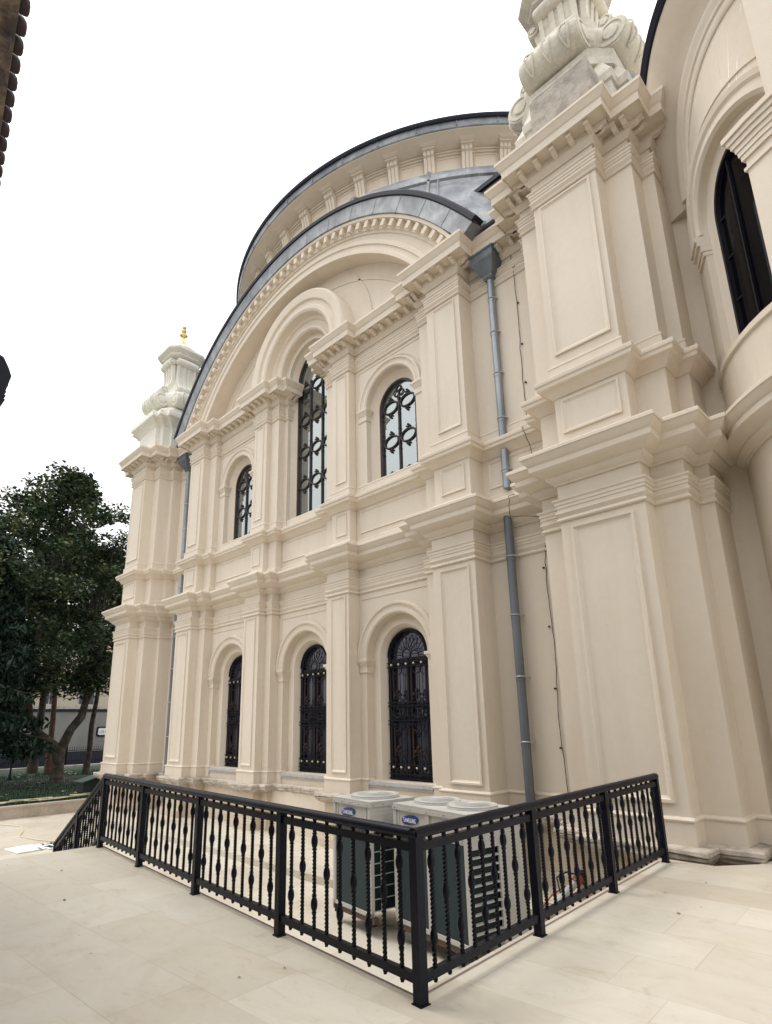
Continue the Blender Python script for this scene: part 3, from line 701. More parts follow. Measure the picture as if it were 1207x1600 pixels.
# --- drainpipes
def pipe(x,sgn):
    y1,y2=-.16,-.08
    def tb(z0,z1,y,m,r,name='drainpipe',pts=None):
        q=MB(); q.tube(pts or [(x,y,z0),(x,y,z1)],r,16); 
        for z in zs_[name+str(z0)]:
            q.lathe((x,y,z-.09),[(r,0),(r+.006,.005),(r+.006,.06),(r,.065)],16)
        o=q.build(name,m,B_,40)
        c=MB()
        for z in zs_[name+str(z0)]:
            c.tube([(x+(r+.008)*math.cos(2*PI*i/16),y+(r+.008)*math.sin(2*PI*i/16),z) for i in range(16)],.011,5,closed=True)
            for k in (-1,1): c.box(x+k*(r+.02)-.012,x+k*(r+.02)+.012,y-.005,.02,z-.011,z+.011)
        c.build('clamp',CLAMP,o,30); return o
    zs_={'drainpipe-0.8':[.1,1.30,2.44,3.58,4.72],'drainpipe6.15':[6.55],'drainpipe7.22':[7.7,8.75,9.75,10.6]}
    tb(-.8,5.62,y1,ZINCD,.082)
    tb(6.15,6.98,y2,ZINC,.08); tb(7.22,11.15,y2,ZINC,.078)
    h=MB(); h.loft([[(x-a,y2-b_,z),(x+a,y2-b_,z),(x+a,.02,z),(x-a,.02,z)] for a,b_,z in ((.09,.08,11.08),(.12,.12,11.12),(.12,.12,11.17),(.15,.16,11.20),(.20,.22,11.28),(.27,.30,11.42),(.29,.32,11.45),(.29,.32,11.63),(.31,.34,11.635),(.31,.34,11.68))]); h.build('rainwater_hopper',ZINCD,B_,30)
pipe(6.74,1); pipe(-7.05,-1)
# --- cable on the wall beside the pipe
q=MB(); random.seed(3); pts=[]
def cabpath(): 
    P=[(7.25,-.04,12.0),(7.28,-.03,11.2),(7.3,-.02,9.8),(7.26,-.02,8.4),(7.29,-.03,7.35),(7.3,-.3,7.2),(7.32,-.05,6.8),(7.36,-.06,6.0),(7.0,-.5,5.8),(6.95,-.40,5.42),(7.15,-.3,5.40),(7.38,-.1,5.38),(7.42,-.02,5.1),(7.36,-.02,4.2),(7.40,-.02,3.0),(7.34,-.02,1.6),(7.38,-.02,.5),(7.4,-.06,-.6)]
    out=[]
    for a,b in zip(P,P[1:]):
        for k in range(6):
            t=k/6; out.append(tuple(a[i]+(b[i]-a[i])*t+(random.uniform(-.012,.012) if i<2 and 0<k else 0) for i in range(3)))
    return out+[P[-1]]
q.tube(cabpath(),.0065,6)
for z in (11.1,10.2,9.2,8.3,4.4,3.3,2.2,1.2): q.box(7.31,7.34,-.04,.0,z-.014,z+.014)
q.build('cable',mat('dark_cable',(.04,.035,.035),.6),B_,30)
# --- finials
def finial(cx,cy,m,full=True):
    z0=12.05
    q=MB()
    def plan(o,k=.0):   # stepped square plan with projecting centre
        a,b,c_=1.18+o,.74+o,.36
        base=[(-a+.30,-a),(a-.30,-a),(a-.30,-a+.18),(a-.12,-a+.18),(a-.12,-a+.36),]
        p=[(-b,-1.2-o),(b,-1.2-o),(b,-1.02-o),(1.02+o,-1.02-o),(1.02+o,-b),(1.2+o,-b)]
        out=[]
        for r in range(4):
            ca,sa=[(1,0),(0,1),(-1,0),(0,-1)][r]
            out+=[(cx+x*ca-y*sa,cy+x*sa+y*ca) for x,y in p[:5]]
        return out
    prof=[(.10,z0-.1),(.10,z0+.12),(.04,z0+.2),(0,z0+.24),(0,z0+1.12),(.03,z0+1.15),(.10,z0+1.25),(.22,z0+1.36),(.3,z0+1.42),(.3,z0+1.58),(.26,z0+1.66),(-.1,z0+1.85)]
    if not full: prof=[(-.02,z0-.1),(-.02,z0+.5),(-.06,z0+.55),(-.06,z0+1.0),(-.02,z0+1.02),(-.0,z0+1.2),(-.03,z0+1.25),(-.2,z0+1.7)]
    P=plan(0); q.sweep(P,prof,closed=True); q.poly(plan(-.2),z0,z0+1.8)
    def sec(a,ch,z,n=0):
        p=[(-a+ch,-a),(a-ch,-a),(a,-a+ch),(a,a-ch),(a-ch,a),(-a+ch,a),(-a,a-ch),(-a,-a+ch)]
        return [(cx+x,cy+y,z) for x,y in p]
    zz=z0+1.75
    S_=[(1.12,.35,0),(1.12,.35,.16),(1.05,.35,.2),(1.0,.36,.32),(.86,.34,.36),(.84,.36,.5),(.94,.42,.62),(1.0,.46,.82),(.99,.46,.98),(.9,.42,1.12),(.74,.34,1.28),(.62,.28,1.5),(.53,.24,1.8),(.48,.21,2.15),(.46,.2,2.55),(.47,.2,2.9),(.52,.22,3.0)]
    if not full: S_=[(min(a,.96),c,z) if z<.3 else (a,c,z) for a,c,z in S_]
    q.loft([sec(a,c,zz+z) for a,c,z in S_])
    C_=[(.50,.22,3.0),(.66,.24,3.06),(.70,.26,3.10),(.70,.26,3.16),(.82,.3,3.26),(.86,.3,3.30),(.86,.3,3.38),(.74,.3,3.46),(.6,.26,3.5)]
    q.loft([sec(a,c,zz+z) for a,c,z in C_])
    # consoles on the four faces
    for r in range(4):
        ca,sa=[(1,0),(0,1),(-1,0),(0,-1)][r]
        def W(x,o,z): # x along face, o outward
            y=-o; return (cx+x*ca-y*sa,cy+x*sa+y*ca,zz+z)
        X=Vector((ca,sa,0)); O=Vector((sa,-ca,0)); Z=Vector((0,0,1))
        def roll(o,z,R,w,n=20,sag=0.12):
            c=Vector(W(0,o,z)); secs=[]
            for i in range(9):
                t=-1+2*i/8; rr=R*(1-sag*abs(t)**2.2); secs.append([tuple(c+X*(t*w)+O*rr*math.cos(k*2*PI/n)+Z*rr*math.sin(k*2*PI/n)) for k in range(n)])
            q.loft(secs)
            for e in (-1,1):
                q.lathe(tuple(c+X*(e*w)),[(R*.80,-.0),(R*.78,.03*e),(R*.62,.035*e),(R*.6,.01*e),(R*.42,.012*e),(R*.4,.05*e),(R*.15,.06*e)] ,18,(O,Z,X))
        roll(1.0,.74,.36,.62); roll(.88,1.28,.19,.50); roll(.60,2.78,.17,.42)
        # acanthus-like grooves on the big roll
        for xx in (-.38,0,.38):
            c=Vector(W(xx,1.0,.74)); pts=[]
            for k in range(9):
                a=math.radians(-60+k*15); pts.append(tuple(c+O*.37*math.cos(a)+Z*.37*math.sin(a)+X*(.09*math.sin(k/8*PI))))
            q.tube(pts,.022,6); pts=[tuple(Vector(p)-X*(2*(.09*math.sin(k/8*PI)))) for k,p in enumerate(pts)]; q.tube(pts,.022,6)
        prof=[(.46,2.7),(.62,2.66),(.58,2.4),(.55,2.1),(.60,1.8),(.72,1.55),(.88,1.38),(.8,1.1),(.4,1.1)]
        for xx,ww in ((-.40,.10),(-.16,.12),(.04,.12),(.30,.10)):
            q.prism([W(xx,o,z) for o,z in prof],X*ww)
        q.prism([W(-.38,o-.035,z) for o,z in prof],X*.76)
    q.lathe((cx,cy,zz+3.46),[(.60,0),(.62,.04),(.60,.09),(.52,.11),(.50,.16),(.50,.22),(.42,.38),(.28,.50),(.15,.56),(.02,.58)],28)
    for i in range(20):
        a=2*PI*i/20; q.lathe((cx+.52*math.cos(a),cy+.52*math.sin(a),zz+3.58),[(.02,0),(.075,.05),(.07,.12),(.02,.17)],8)
    f=q.build('finial',m,B_,35)
    t=MB(); t.lathe((cx,cy,zz+3.98),[(.16,0),(.20,.03),(.2,.09),(.15,.12),(.12,.2),(.09,.36),(.06,.48),(.10,.52),(.17,.56),(.17,.6),(.08,.64),(.06,.7),(.11,.76),(.12,.82),(.08,.88),(.05,.9),(.09,.94),(.1,1.0),(.06,1.05),(.02,1.08)],18)
    t.build('gilded_tip',GOLD,f,40)
finial(9.03,.22,MARB,False); finial(-9.03,.22,MARBW)
q=MB(); q.box(8.60,9.78,-1.2,.3,12.6,13.34); q.loft([[(8.64,y,z),(9.66,y,z),(9.66,.3,z),(8.64,.3,z)] for y,z in ((-1.08,13.343),(-1.14,13.38),(-1.15,13.46),(-1.12,13.53),(-1.02,13.56))])
q.build('grey_stone_block',GREYST,B_,0)
q=MB(); q.box(8.9,10.28,-.30,.80,12.6,13.4); q.build('grey_stone_block',stone('grey_stained_marble',(.42,.41,.39),(.28,.28,.28),.48,2.5),B_,0)
# --- round hall beside the corner pier
HC=(13.25,.93); HR=2.62
def bend(a0,R=HR):
    def fn(p):
        a=math.radians(a0)+p[0]/R; rr=HR-p[1]; return (HC[0]+rr*math.cos(a),HC[1]+rr*math.sin(a),p[2])
    return fn
def arcp(a0,a1,R,n=40): return [(HC[0]+R*math.cos(math.radians(a0+(a1-a0)*i/n)),HC[1]+R*math.sin(math.radians(a0+(a1-a0)*i/n))) for i in range(n+1)]
q=MB(); ar=arcp(170,370,HR,60)
q.sweep(ar,[(-.0,-1.16),(0,5.9)]); 
q.box(10.3,11.2,.30,.9,-1.15,12.9)
UW=arch=MB(); arch_wall(UW,-2.2,3.4,5.9,12.6,0,6.95,9.17,[(.98,-.12),(.98,-.02),(.78,.04)],-.12,36)
q.build('hall_wall',STUC,B_,30)
UW2=MB()
# refine the wide flat faces before bending
def refined(mbx,step=.25):
    out=MB()
    for f in mbx.f:
        P=[mbx.v[i] for i in f]
        xs=[p[0] for p in P]
        if max(xs)-min(xs)<=step or len(P)<3: out.add(P,[tuple(range(len(P)))]); continue
        n=int((max(xs)-min(xs))/step)+1
        x0,x1=min(xs),max(xs); poly=P
        for k in range(n):
            a=x0+(x1-x0)*k/n; b=x0+(x1-x0)*(k+1)/n
            c=poly
            for lim,sg in ((a,1),(b,-1)):
                r=[]
                for i in range(len(c)):
                    p,q_=c[i],c[(i+1)%len(c)]; dp=(p[0]-lim)*sg; dq=(q_[0]-lim)*sg
                    if dp>=-1e-9: r.append(p)
                    if (dp>1e-9 and dq<-1e-9) or (dp<-1e-9 and dq>1e-9):
                        t=dp/(dp-dq); r.append(tuple(p[j]+(q_[j]-p[j])*t for j in range(3)))
                c=r
                if len(c)<3: break
            if len(c)>=3: out.add(c,[tuple(range(len(c)))])
    return out
WA=230
refined(UW).build('hall_wall',STUC,B_,30,bend(WA))
q=MB()
q.ring(0,9.17,[(r-.09,y-.2) for r,y in [(1.06,.1),(1.06,.05),(1.1,.0),(1.18,.0),(1.2,.03),(1.27,.03),(1.3,-.01),(1.38,-.03),(1.42,.02),(1.42,.1)]],0,PI,40)
q.ring(0,9.17,[(1.50,-.1),(1.50,-.14),(1.54,-.14),(1.54,-.1)],.3,PI,40)
for s in (-1,1):
    x=sorted((s*.97,s*1.36)); 
    for z0_,z1_,pr in ((8.78,8.84,.03),(8.86,8.98,.05),(8.98,9.06,.09),(9.06,9.15,.12)): q.box(x[0]-.0,x[1]+.0,-.11-pr-.02,.1,z0_,z1_-.002)
q.build('window_archivolt',STUC,B_,30,bend(WA))
q=MB(); arch_frame(q,0,6.95,9.17,.74,.80,.03,.12); 
for x in (-.28,.28): q.box(x-.012,x+.012,.06,.11,6.95,9.85)
for z in (7.7,8.45,9.15): q.box(-.74,.74,.07,.105,z-.012,z+.012)
hw_=q.build('window',DARKW,B_,30,bend(WA))
q=MB(); 
for i in range(12):
    x0=-.78+1.56*i/12; x1=x0+.13
    zt=9.17+math.sqrt(max(0,.78**2-min(abs(x0),abs(x1))**2)); q.box(x0,x1,.10,.11,6.95,zt)
q.build('glass',GLASSD,hw_,0,bend(WA))
q=MB(); q.sweep(ar,COR1); q.sweep(arcp(170,370,HR-.08,60),[(o,z) for o,z in [(-.05,5.9),(.05,5.9),(.05,6.08),(.02,6.12),(.0,6.13),(.0,6.70),(.03,6.72),(.05,6.76),(.16,6.80),(.24,6.82),(.24,6.90),(.2,6.93),(-.35,6.97)]]); q.build('cornice',STUC,B_,30)
# projecting pilaster strip of the hall
q=MB(); q.box(.52,2.3,-.53,.2,5.87,8.75); q.box(.80,2.3,-.40,.2,9.22,13.5); refined(q,.3).build('hall_pilaster',STUC,B_,30,bend(WA))
q=MB()
for z0_,z1_,pr in ((8.58,8.63,.025),(8.75,8.83,.03),(8.83,8.91,.045),(8.91,8.99,.06),(8.99,9.07,.085),(9.07,9.15,.11),(9.15,9.23,.14)): q.box(.52-pr,2.3,-.53-pr,.2,z0_,z1_-.003)
refined(q,.3).build('capital_moulding',STUC,B_,30,bend(WA))
# eyebrow arch with lead edge above the hall window
q=MB(); ES=2.2
q.ring(0,9.9,[(1.86,.0),(1.86,-.14),(1.89,-.16),(1.98,-.16),(2.0,-.14),(2.05,-.14),(2.07,-.17),(2.15,-.18),(2.19,-.21),(2.27,-.22),(2.30,-.17),(2.34,-.13),(2.42,-.15),(2.55,-.28),(2.72,-.46),(2.8,-.5),(2.86,-.56),(2.92,-.58),(2.92,.3)],math.radians(2),math.radians(172),70)
q.build('arched_eave',STUC,B_,40,bend(245,2.9))
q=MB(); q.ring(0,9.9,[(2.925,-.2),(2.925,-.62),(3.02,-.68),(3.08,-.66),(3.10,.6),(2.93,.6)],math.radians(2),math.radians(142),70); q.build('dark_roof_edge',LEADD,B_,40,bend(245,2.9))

# ------------------------------------------------------------------ ground
def struct(q,name,m,smooth=0,kind='structure'):
    return tag(q.build(name,m,None,smooth),kind=kind)
RC=(9.726,-6.536); aL_=math.radians(175.887); aR_=math.radians(92.787)
dL=(math.cos(aL_),math.sin(aL_)); dR=(math.cos(aR_),math.sin(aR_))
def rl(d,o=0): return (RC[0]+dL[0]*d+dL[1]*o*1.0,RC[1]+dL[1]*d-dL[0]*o)
nL=(-dL[1]*-1,-dL[0]*-1) # placeholder normal
# inner (pit) side offset 0.09 of the rail line
nLp=(-dL[1]*-1.0,dL[0]*-1.0)
def offL(d,o): # o>0 towards the facade
    n=(-dL[1],dL[0]); n=(n[0],n[1]) if n[1]>0 else (-n[0],-n[1]); return (RC[0]+dL[0]*d+n[0]*o,RC[1]+dL[1]*d+n[1]*o)
def offR(d,o): # o>0 towards the pit (-x)
    n=(-dR[1],dR[0]); n=n if n[0]<0 else (-n[0],-n[1]); return (RC[0]+dR[0]*d+n[0]*o,RC[1]+dR[1]*d+n[1]*o)
XL=3.02
cor=(offR(0,.12)[0],offL(0,.08)[1])
eL=offL(6.72,.08); eR=offR(4.95,.12)
q=MB()
ter=[(XL-.05,-25),(25,-25),(25,-1.5),(10.6,-1.16),(10.3,-1.52),(eR[0],-1.53),cor,(XL+.02,eL[1])]
q.poly([(25,-25),(25,1.0),(10.45,.2),(10.45,-.7),(10.33,-1.18),(9.98,-1.60),(eR[0],-1.60),cor,(XL,eL[1]),(XL,-25)],-1.16,0)
struct(q,'terrace',PAVE)
q=MB(); q.box(-200,-9.9,-200,200,-1.6,-1.2); q.build('x',PAVE) if False else None
q=MB(); q.add([(-9.9,-200,-1.15),(300,-200,-1.15),(300,300,-1.15),(-9.9,300,-1.15)],[(0,1,2,3)])
struct(q,'lower_pavement',PAVE)
q=MB(); q.add([(-600,-600,-1.45),(600,-600,-1.45),(600,600,-1.45),(-600,600,-1.45)],[(0,1,2,3)]); struct(q,'ground',ASPH)
GRV=mat('brown_joint_dirt',(.22,.16,.13),.9)
q=MB()
def gst(a,b,n):
    q.add([(a[0],a[1],.004),(b[0],b[1],.004),(b[0]+n[0]*.016,b[1]+n[1]*.016,.004),(a[0]+n[0]*.016,a[1]+n[1]*.016,.004)],[(0,1,2,3)])
gst(offL(.06,.05),offL(6.6,.05),(0,1)); gst(offR(.06,.06),offR(4.75,.06),(-1,0)); struct(q,'edge_joint',GRV)
random.seed(5); q=MB()
for i in range(46):
    x=random.uniform(3.3,14.5); y=random.uniform(-8.8,-1.9)
    if x<9.6 and y>-6.7: continue
    r=random.uniform(.006,.018); a=random.uniform(0,6.28); q.add([(x+r*math.cos(a+k*1.25)*(1.6 if k%2 else .7),y+r*math.sin(a+k*1.25)*.8,.006+.002*(k%3)) for k in range(5)],[(0,1,2,3,4)])
tag(q.build('dry_leaf_bits',mat('dry_brown_bits',(.12,.09,.06),.9),None,0),'tiny brown leaf bits scattered on the terrace paving','debris',kind='stuff')
# low step along the wall foot
q=MB(); q.poly([(-8.6,-2.2),(7.3,-2.2),(7.3,-.0),(-8.6,0)],-1.16,-1.02); struct(q,'wall_foot_step',PAVE)
# stairs
q=MB(); nst=7; rise=1.15/nst; 
for i in range(1,nst):
    q.box(XL-.30*i,XL-.30*(i-1)-.002,-14,eL[1]+.02-.0,-1.16,-rise*i)
struct(q,'stairs',PAVE)
# lawn
q=MB(); NX,NY=40,40; random.seed(1)
for j in range(NY+1):
    for i in range(NX+1):
        q.v.append((-27.8+17.75*i/NX,-22+50*j/NY,-.78+random.uniform(-.02,.02)+.05*math.sin(i*.4)*math.cos(j*.3)))
for j in range(NY):
    for i in range(NX):
        a=j*(NX+1)+i; q.f.append((a,a+1,a+NX+2,a+NX+1)); q.m.append(0)
struct(q,'lawn',GRASS,60)
# grass blades
random.seed(2); q=MB()
for i in range(26000):
    x=-10.15-(random.random()**1.6)*16; y=random.uniform(-7,9); h=random.uniform(.03,.08); a=random.uniform(0,PI); dx,dy=math.cos(a)*.012,math.sin(a)*.012; lx,ly=random.uniform(-.03,.03),random.uniform(-.03,.03)
    z=-.80; q.add([(x-dx,y-dy,z),(x+dx,y+dy,z),(x+lx,y+ly,z+h+.04)],[(0,1,2)])
tag(q.build('grass_blades',GRASS,None,0),'short dark green grass growing behind the stone kerb','grass',kind='stuff')
LEAFY=mat('fallen_leaf',(.42,.40,.24),.7); q=MB()
for i in range(150):
    x=random.uniform(-26,-10.4); y=random.uniform(-6,8); a=random.uniform(0,6.28); r=random.uniform(.05,.11); z=-.69+random.uniform(0,.015)
    q.add([(x+r*math.cos(a+k*PI/2.5)*(1 if k%2 else .6),y+r*math.sin(a+k*PI/2.5)*(1 if k%2 else .6),z+random.uniform(-.01,.02)) for k in range(5)],[(0,1,2,3,4)])
tag(q.build('fallen_leaves',LEAFY,None,0),'small pale fallen leaves scattered over the lawn','leaves',kind='stuff')
# kerb wall of the lawn
q=MB(); q.box(-10.05,-9.87,-22,26,-1.2,-.82); q.box(-10.10,-9.84,-22.0,26,-.818,-.755)
tag(q.build('lawn_kerb_wall',stone('pinkish_marble_kerb',(.52,.45,.38),(.40,.34,.29),.42,1.5,.6),None,0),'low pinkish marble kerb wall holding back the lawn','kerb wall')
# far strip, fence, wall, building
q=MB(); q.box(-28.15,-27.8,-40,45,-1.4,-.66); tag(q.build('pale_kerb',GWALLC,None,0),'long pale stone kerb at the far edge of the lawn','kerb')
q=MB(); q.add([(-36,-60,-1.2),(-28.15,-60,-1.2),(-28.15,60,-1.2),(-36,60,-1.2)],[(0,1,2,3)]); struct(q,'road',ASPH)
fn=thing('iron_fence','black iron picket fence standing beyond the lawn','fence',(-30,4,-1.2))
FI=MB()
for z in (-.62,-.50,.03,.13): FI.box(-30.02,-29.98,-14,22,z,z+.035)
for i in range(260):
    y=-14+36*i/259; FI.box(-30.012,-29.988,y-.011,y+.011,-.9,.32); FI.lathe((-30,y,.32),[(.02,0),(.012,.05),(.001,.09)],4)
FI.build('picket_panel',IRON,fn,0)
FI=MB(); FI.box(-30.1,-29.9,-14,22,-1.2,-.92); FI.build('fence_base',DARKB,fn,0)
for y in (-12,-8,-4,0,4.0,8.0,12,16,20):
    FI=MB(); FI.box(-30.05,-29.95,y-.05,y+.05,-.92,.55); FI.lathe((-30,y,.55),[(.05,0),(.07,.03),(.03,.07),(.06,.12),(.01,.2)],8); FI.build('post',IRON,fn,30)
bw=thing('boundary_wall','long grey plaster boundary wall with pale coping behind the fence','wall',(-36,4,-1.2))
q=MB(); q.box(-36.3,-36,-45,60,-.2,2.75); q.build('wall_face',GWALL,bw,0)
q=MB(); q.box(-36.32,-35.97,-45,60,-1.2,-.203); q.build('dark_base_band',DARKB,bw,0)
q=MB(); q.box(-36.4,-35.85,-45,60,2.95,3.15); q.build('coping',GWALLC,bw,0)
q=MB(); q.box(-36.33,-35.95,-45,60,2.753,2.947); q.build('dark_eave_band',DARKB,bw,0)
sg=thing('wall_sign','white street plate with dark rounded frame on the grey wall','sign',(-35.98,8.6,1.25))
def rrect(y0,y1,z0,z1,r,x):
    o=[]
    for cy,cz,a in ((y1-r,z1-r,0),(y0+r,z1-r,90),(y0+r,z0+r,180),(y1-r,z0+r,270)):
        for k in range(5): t=math.radians(a+k*22.5); o.append((x,cy+r*math.cos(t),cz+r*math.sin(t)))
    return o
q=MB(); q.prism(rrect(7.95,9.35,.88,1.62,.15,-35.99),(.05,0,0)); q.build('frame',DARKW,sg,0)
q=MB(); q.prism(rrect(8.07,9.23,1.0,1.5,.1,-35.935),(.02,0,0)); q.build('plate',WHITE,sg,0)
q=MB()
random.seed(8)
for k in range(7):
    y=8.17+k*.14; q.box(-35.912,-35.908,y,y+.03,1.13,1.33); q.box(-35.912,-35.908,y+.03,y+.09,1.13+.17*(k%2),1.16+.17*(k%2))
q.build('lettering',BLACKT,sg,0)
fb=thing('far_building','beige plastered building rising behind the grey boundary wall','building',(-44,8,-1.2))
q=MB(); q.box(-52,-44,-14,30,-1.2,9.5); q.box(-44.3,-43.8,-14.2,30.2,9.5,9.9); q.build('wall',FARB,fb,0)
for zf in (3.6,6.6):
    for y in [-12+3.1*i for i in range(14)]:
        w_=MB(); w_.box(-44.06,-43.96,y-.75,y+.75,zf-.1,zf+1.95); w_.box(-44.1,-43.88,y-.85,y+.85,zf-.22,zf-.103)
        f=w_.build('window',GWALLC,fb,0)
        w_=MB(); w_.box(-43.957,-43.94,y-.62,y-.04,zf,zf+1.82); w_.box(-43.957,-43.94,y+.04,y+.62,zf,zf+1.82); w_.build('pane',FARW,f,0)

# ------------------------------------------------------------------ old building with tiled eave on the left
ob=thing('old_tiled_roof_building','old brown building with stained soffit and dark scalloped tile edge, overhanging top left','building',(0,-10.5,-1.15))
ez=7.5
def eline(X): return -9.235-.122*(X-8.16)
q=MB(); q.poly([(25.5,-18),(25.5,eline(25.5)-1.5),(.5,eline(.5)-1.5),(.5,-18)],-1.15,ez+.05); q.build('wall',stone('old_grey_brown_wall',(.16,.14,.125),(.10,.088,.08),.5,1.4),ob,0)  # wall and eaves extended unseen eastward to block skylight; west end shortened to admit it
q=MB(); q.poly([(26,-18),(26,eline(26)-.02),(0,eline(0)-.02),(0,-18)],ez-.0,ez+.10)
a=Vector((-20-26,eline(-20)-eline(26),0)).normalized()
nn=Vector((-a.y,a.x,0)); nn=nn if nn.y<0 else -nn
for k in range(5):
    o=nn*(.14+.26*k)
    for j in range(17):
        p0=Vector((26,eline(26),0))+a*(1.5*j)+o
        q.obox(p0+a*.745+Vector((0,0,ez-.004+random.uniform(-.006,.006))),a,nn,(0,0,1),.74,.12,.02)
for j in range(32):
    p0=Vector((26,eline(26),0))+a*(.8*j)+nn*.7
    q.obox(p0+Vector((0,0,ez-.07)),a,nn,(0,0,1),.045,.66,.04)
q.build('soffit',OLDW,ob,0)
q=MB(); nt_=137
for j in range(nt_):
    p0=Vector((26,eline(26),ez+.13))+a*(.19*j+.1)
    secs=[]
    for t,dz,rr_s in ((-.055,-.03,.35),(-.045,-.02,.75),(-.02,-.01,.95),(.02,.0,1),(.5,.2,1),(1.4,.52,1)):
        c=p0+nn*t+Vector((0,0,dz)); secs.append([tuple(c+a*(.080*rr_s*math.cos(k*2*PI/10))+Vector((0,0,.07*rr_s*math.sin(k*2*PI/10)))) for k in range(10)])
    q.loft(secs)
q.poly([(26,-18),(26,eline(26)-.06),(0,eline(0)-.06),(0,-18)],ez+.102,ez+.16)
q.build('roof_tiles',TILE,ob,40)
# lamp head near the left edge
lp=thing('floodlight_pole','black floodlight head on a tall thin pole at the left edge','street lamp',(3.6,-8.62,-1.15))
q=MB(); q.tube([(3.6,-8.62,-1.15),(3.6,-8.62,-.9),(3.6,-8.62,6.05)],[.09,.05,.04],12); q.build('pole',IRON,lp,40)
q=MB(); q.loft([[(4.0+x*.15,-8.23-.0+y,z) for x,y in ((-1,-.40),(1,-.40),(1,yy),(-1,yy))] for z,yy in ((5.83,-.06),(5.9,-.05),(6.2,.0),(6.32,.02),(6.42,-.02),(6.56,-.10),(6.6,-.2))])
for k in range(6): q.box(3.86,4.14,-8.62,-8.24,5.95+k*.06,5.965+k*.06)
q.build('lamp_head',IRON,lp,30)
q=MB(); q.tube([(3.6,-8.62,6.0),(3.75,-8.6,6.15),(3.95,-8.55,6.2)],.03,8); q.lathe((4.0,-8.222,6.25),[(.012,-.02),(.02,0),(.012,.03)],8); q.build('bracket',IRON,lp,30)

# ------------------------------------------------------------------ railing
rr_=thing('iron_railing','black wrought iron railing with twisted bulbed balusters round the sunken area','railing',(RC[0],RC[1],0))
def bal_mesh(bulbs,name):
    q=MB(); secs=[]; n=70; z0,z1=.085,.955
    q.lathe((0,0,0),[(.012,z0-.008),(.015,z0-.006),(.015,z0+.05)],4)
    for i in range(n*2+1):
        z=z0+(z1-z0)*i/(n*2); a=z*58; r=.0165
        for b in bulbs:
            d=abs(z-b)
            if d<.06: r=.012
        secs.append([(r*math.cos(a+k*PI/2),r*math.sin(a+k*PI/2),z) for k in range(4)] )
    q.loft(secs)
    for b in bulbs:
        q.lathe((0,0,b),[(.013,-.066),(.020,-.062),(.020,-.055),(.014,-.05),(.021,-.036),(.0265,-.013),(.0265,.013),(.021,.036),(.014,.05),(.020,.055),(.020,.062),(.013,.066)],12)
    return q
balA=bal_mesh((.78,.33),'a'); balB=bal_mesh((.57,),'b')
pA=pB=None; nbal=0
def put_bal(kind,x,y,z,rot):
    global pA,pB,nbal
    src=pA if kind==0 else pB
    if src is None:
        o=(balA if kind==0 else balB).build('baluster',IRON,None,50)
        if kind==0: pA=o
        else: pB=o
    else: o=src.copy(); S.collection.objects.link(o)
    o.parent=rr_; o.matrix_parent_inverse=Matrix(); o.location=(x-RC[0],y-RC[1],z); o.rotation_euler=(0,0,rot); nbal+=1
def post(x,y,z,ang,h=.965):
    q=MB(); d=Vector((math.cos(ang),math.sin(ang),0)); n_=Vector((-d.y,d.x,0))
    q.obox((x,y,z+h/2),d,n_,(0,0,1),.034,.034,h/2); q.obox((x,y,z+.004),d,n_,(0,0,1),.043,.043,.004)
    q.build('post',IRON,rr_,30)
def railprof(p0,p1,name,prof,m=IRON):
    # extrude profile [(side,up)] from p0 to p1
    p0,p1=Vector(p0),Vector(p1); d=(p1-p0); t=Vector((d.x,d.y,0)).normalized(); n_=Vector((-t.y,t.x,0))
    q=MB(); q.loft([[tuple(p+n_*a+Vector((0,0,b))) for a,b in prof] for p in (p0,p1)]); return q.build(name,m,rr_,40)
HAND=[(a_*1.08,b_*1.18) for a_,b_ in [(-.022,-.008),(-.033,.0),(-.037,.014),(-.034,.028),(-.025,.040),(-.010,.047),(.010,.047),(.025,.040),(.034,.028),(.037,.014),(.033,.0),(.022,-.008)]]
FLAT=[(-.021,-.027),(.021,-.027),(.021,.027),(-.021,.027)]
def section(d,ang,marks,z_at=lambda s:0,nb=9,first=0,ext0=0,ext1=.0):
    P=lambda s,z:(RC[0]+d[0]*s,RC[1]+d[1]*s,z)
    for a,b in zip(marks,marks[1:]):
        for zc,prof,nm in ((.893,FLAT,'upper_rail'),(.135,FLAT,'bottom_rail')):
            railprof(P(a+.03,z_at(a)+zc),P(b-.03,z_at(b)+zc),nm,prof)
        for k in range(nb):
            s=a+(b-a)*(k+1)/(nb+1); put_bal((k+first)%2,*P(s,z_at(s)),ang)
    return P
mL=[0,1.651,3.297,4.946,6.553]
P_=section(dL,aL_,mL)
railprof((RC[0]+dL[0]*-.03,RC[1],.955),(RC[0]+dL[0]*6.58,RC[1]+dL[1]*6.58,.955),'handrail',HAND)
mR=[0,1.562,3.132,4.772]
section(dR,aR_,mR)
railprof((RC[0],RC[1]-.03,.957),(RC[0]+dR[0]*4.80,RC[1]+dR[1]*4.80,.957),'handrail',HAND)
for s in mL: post(RC[0]+dL[0]*s,RC[1]+dL[1]*s,0,aL_)
for s in mR[1:]: post(RC[0]+dR[0]*s,RC[1]+dR[1]*s,0,aR_)
zs2=lambda s:-(s-6.553)*.512
mS=[6.553,7.75,8.95]
section(dL,aL_,mS,zs2,nb=8)
railprof((RC[0]+dL[0]*6.54,RC[1]+dL[1]*6.54,.957),(RC[0]+dL[0]*9.0,RC[1]+dL[1]*9.0,.957+zs2(9.0)),'handrail',HAND)
for s in mS[1:]: 
    gz=-1.15*min(1,max(0,math.ceil((XL-(RC[0]+dL[0]*s))/.3)/nst)); zt=zs2(s)+.96
    post(RC[0]+dL[0]*s,RC[1]+dL[1]*s,gz,aL_,zt-gz)
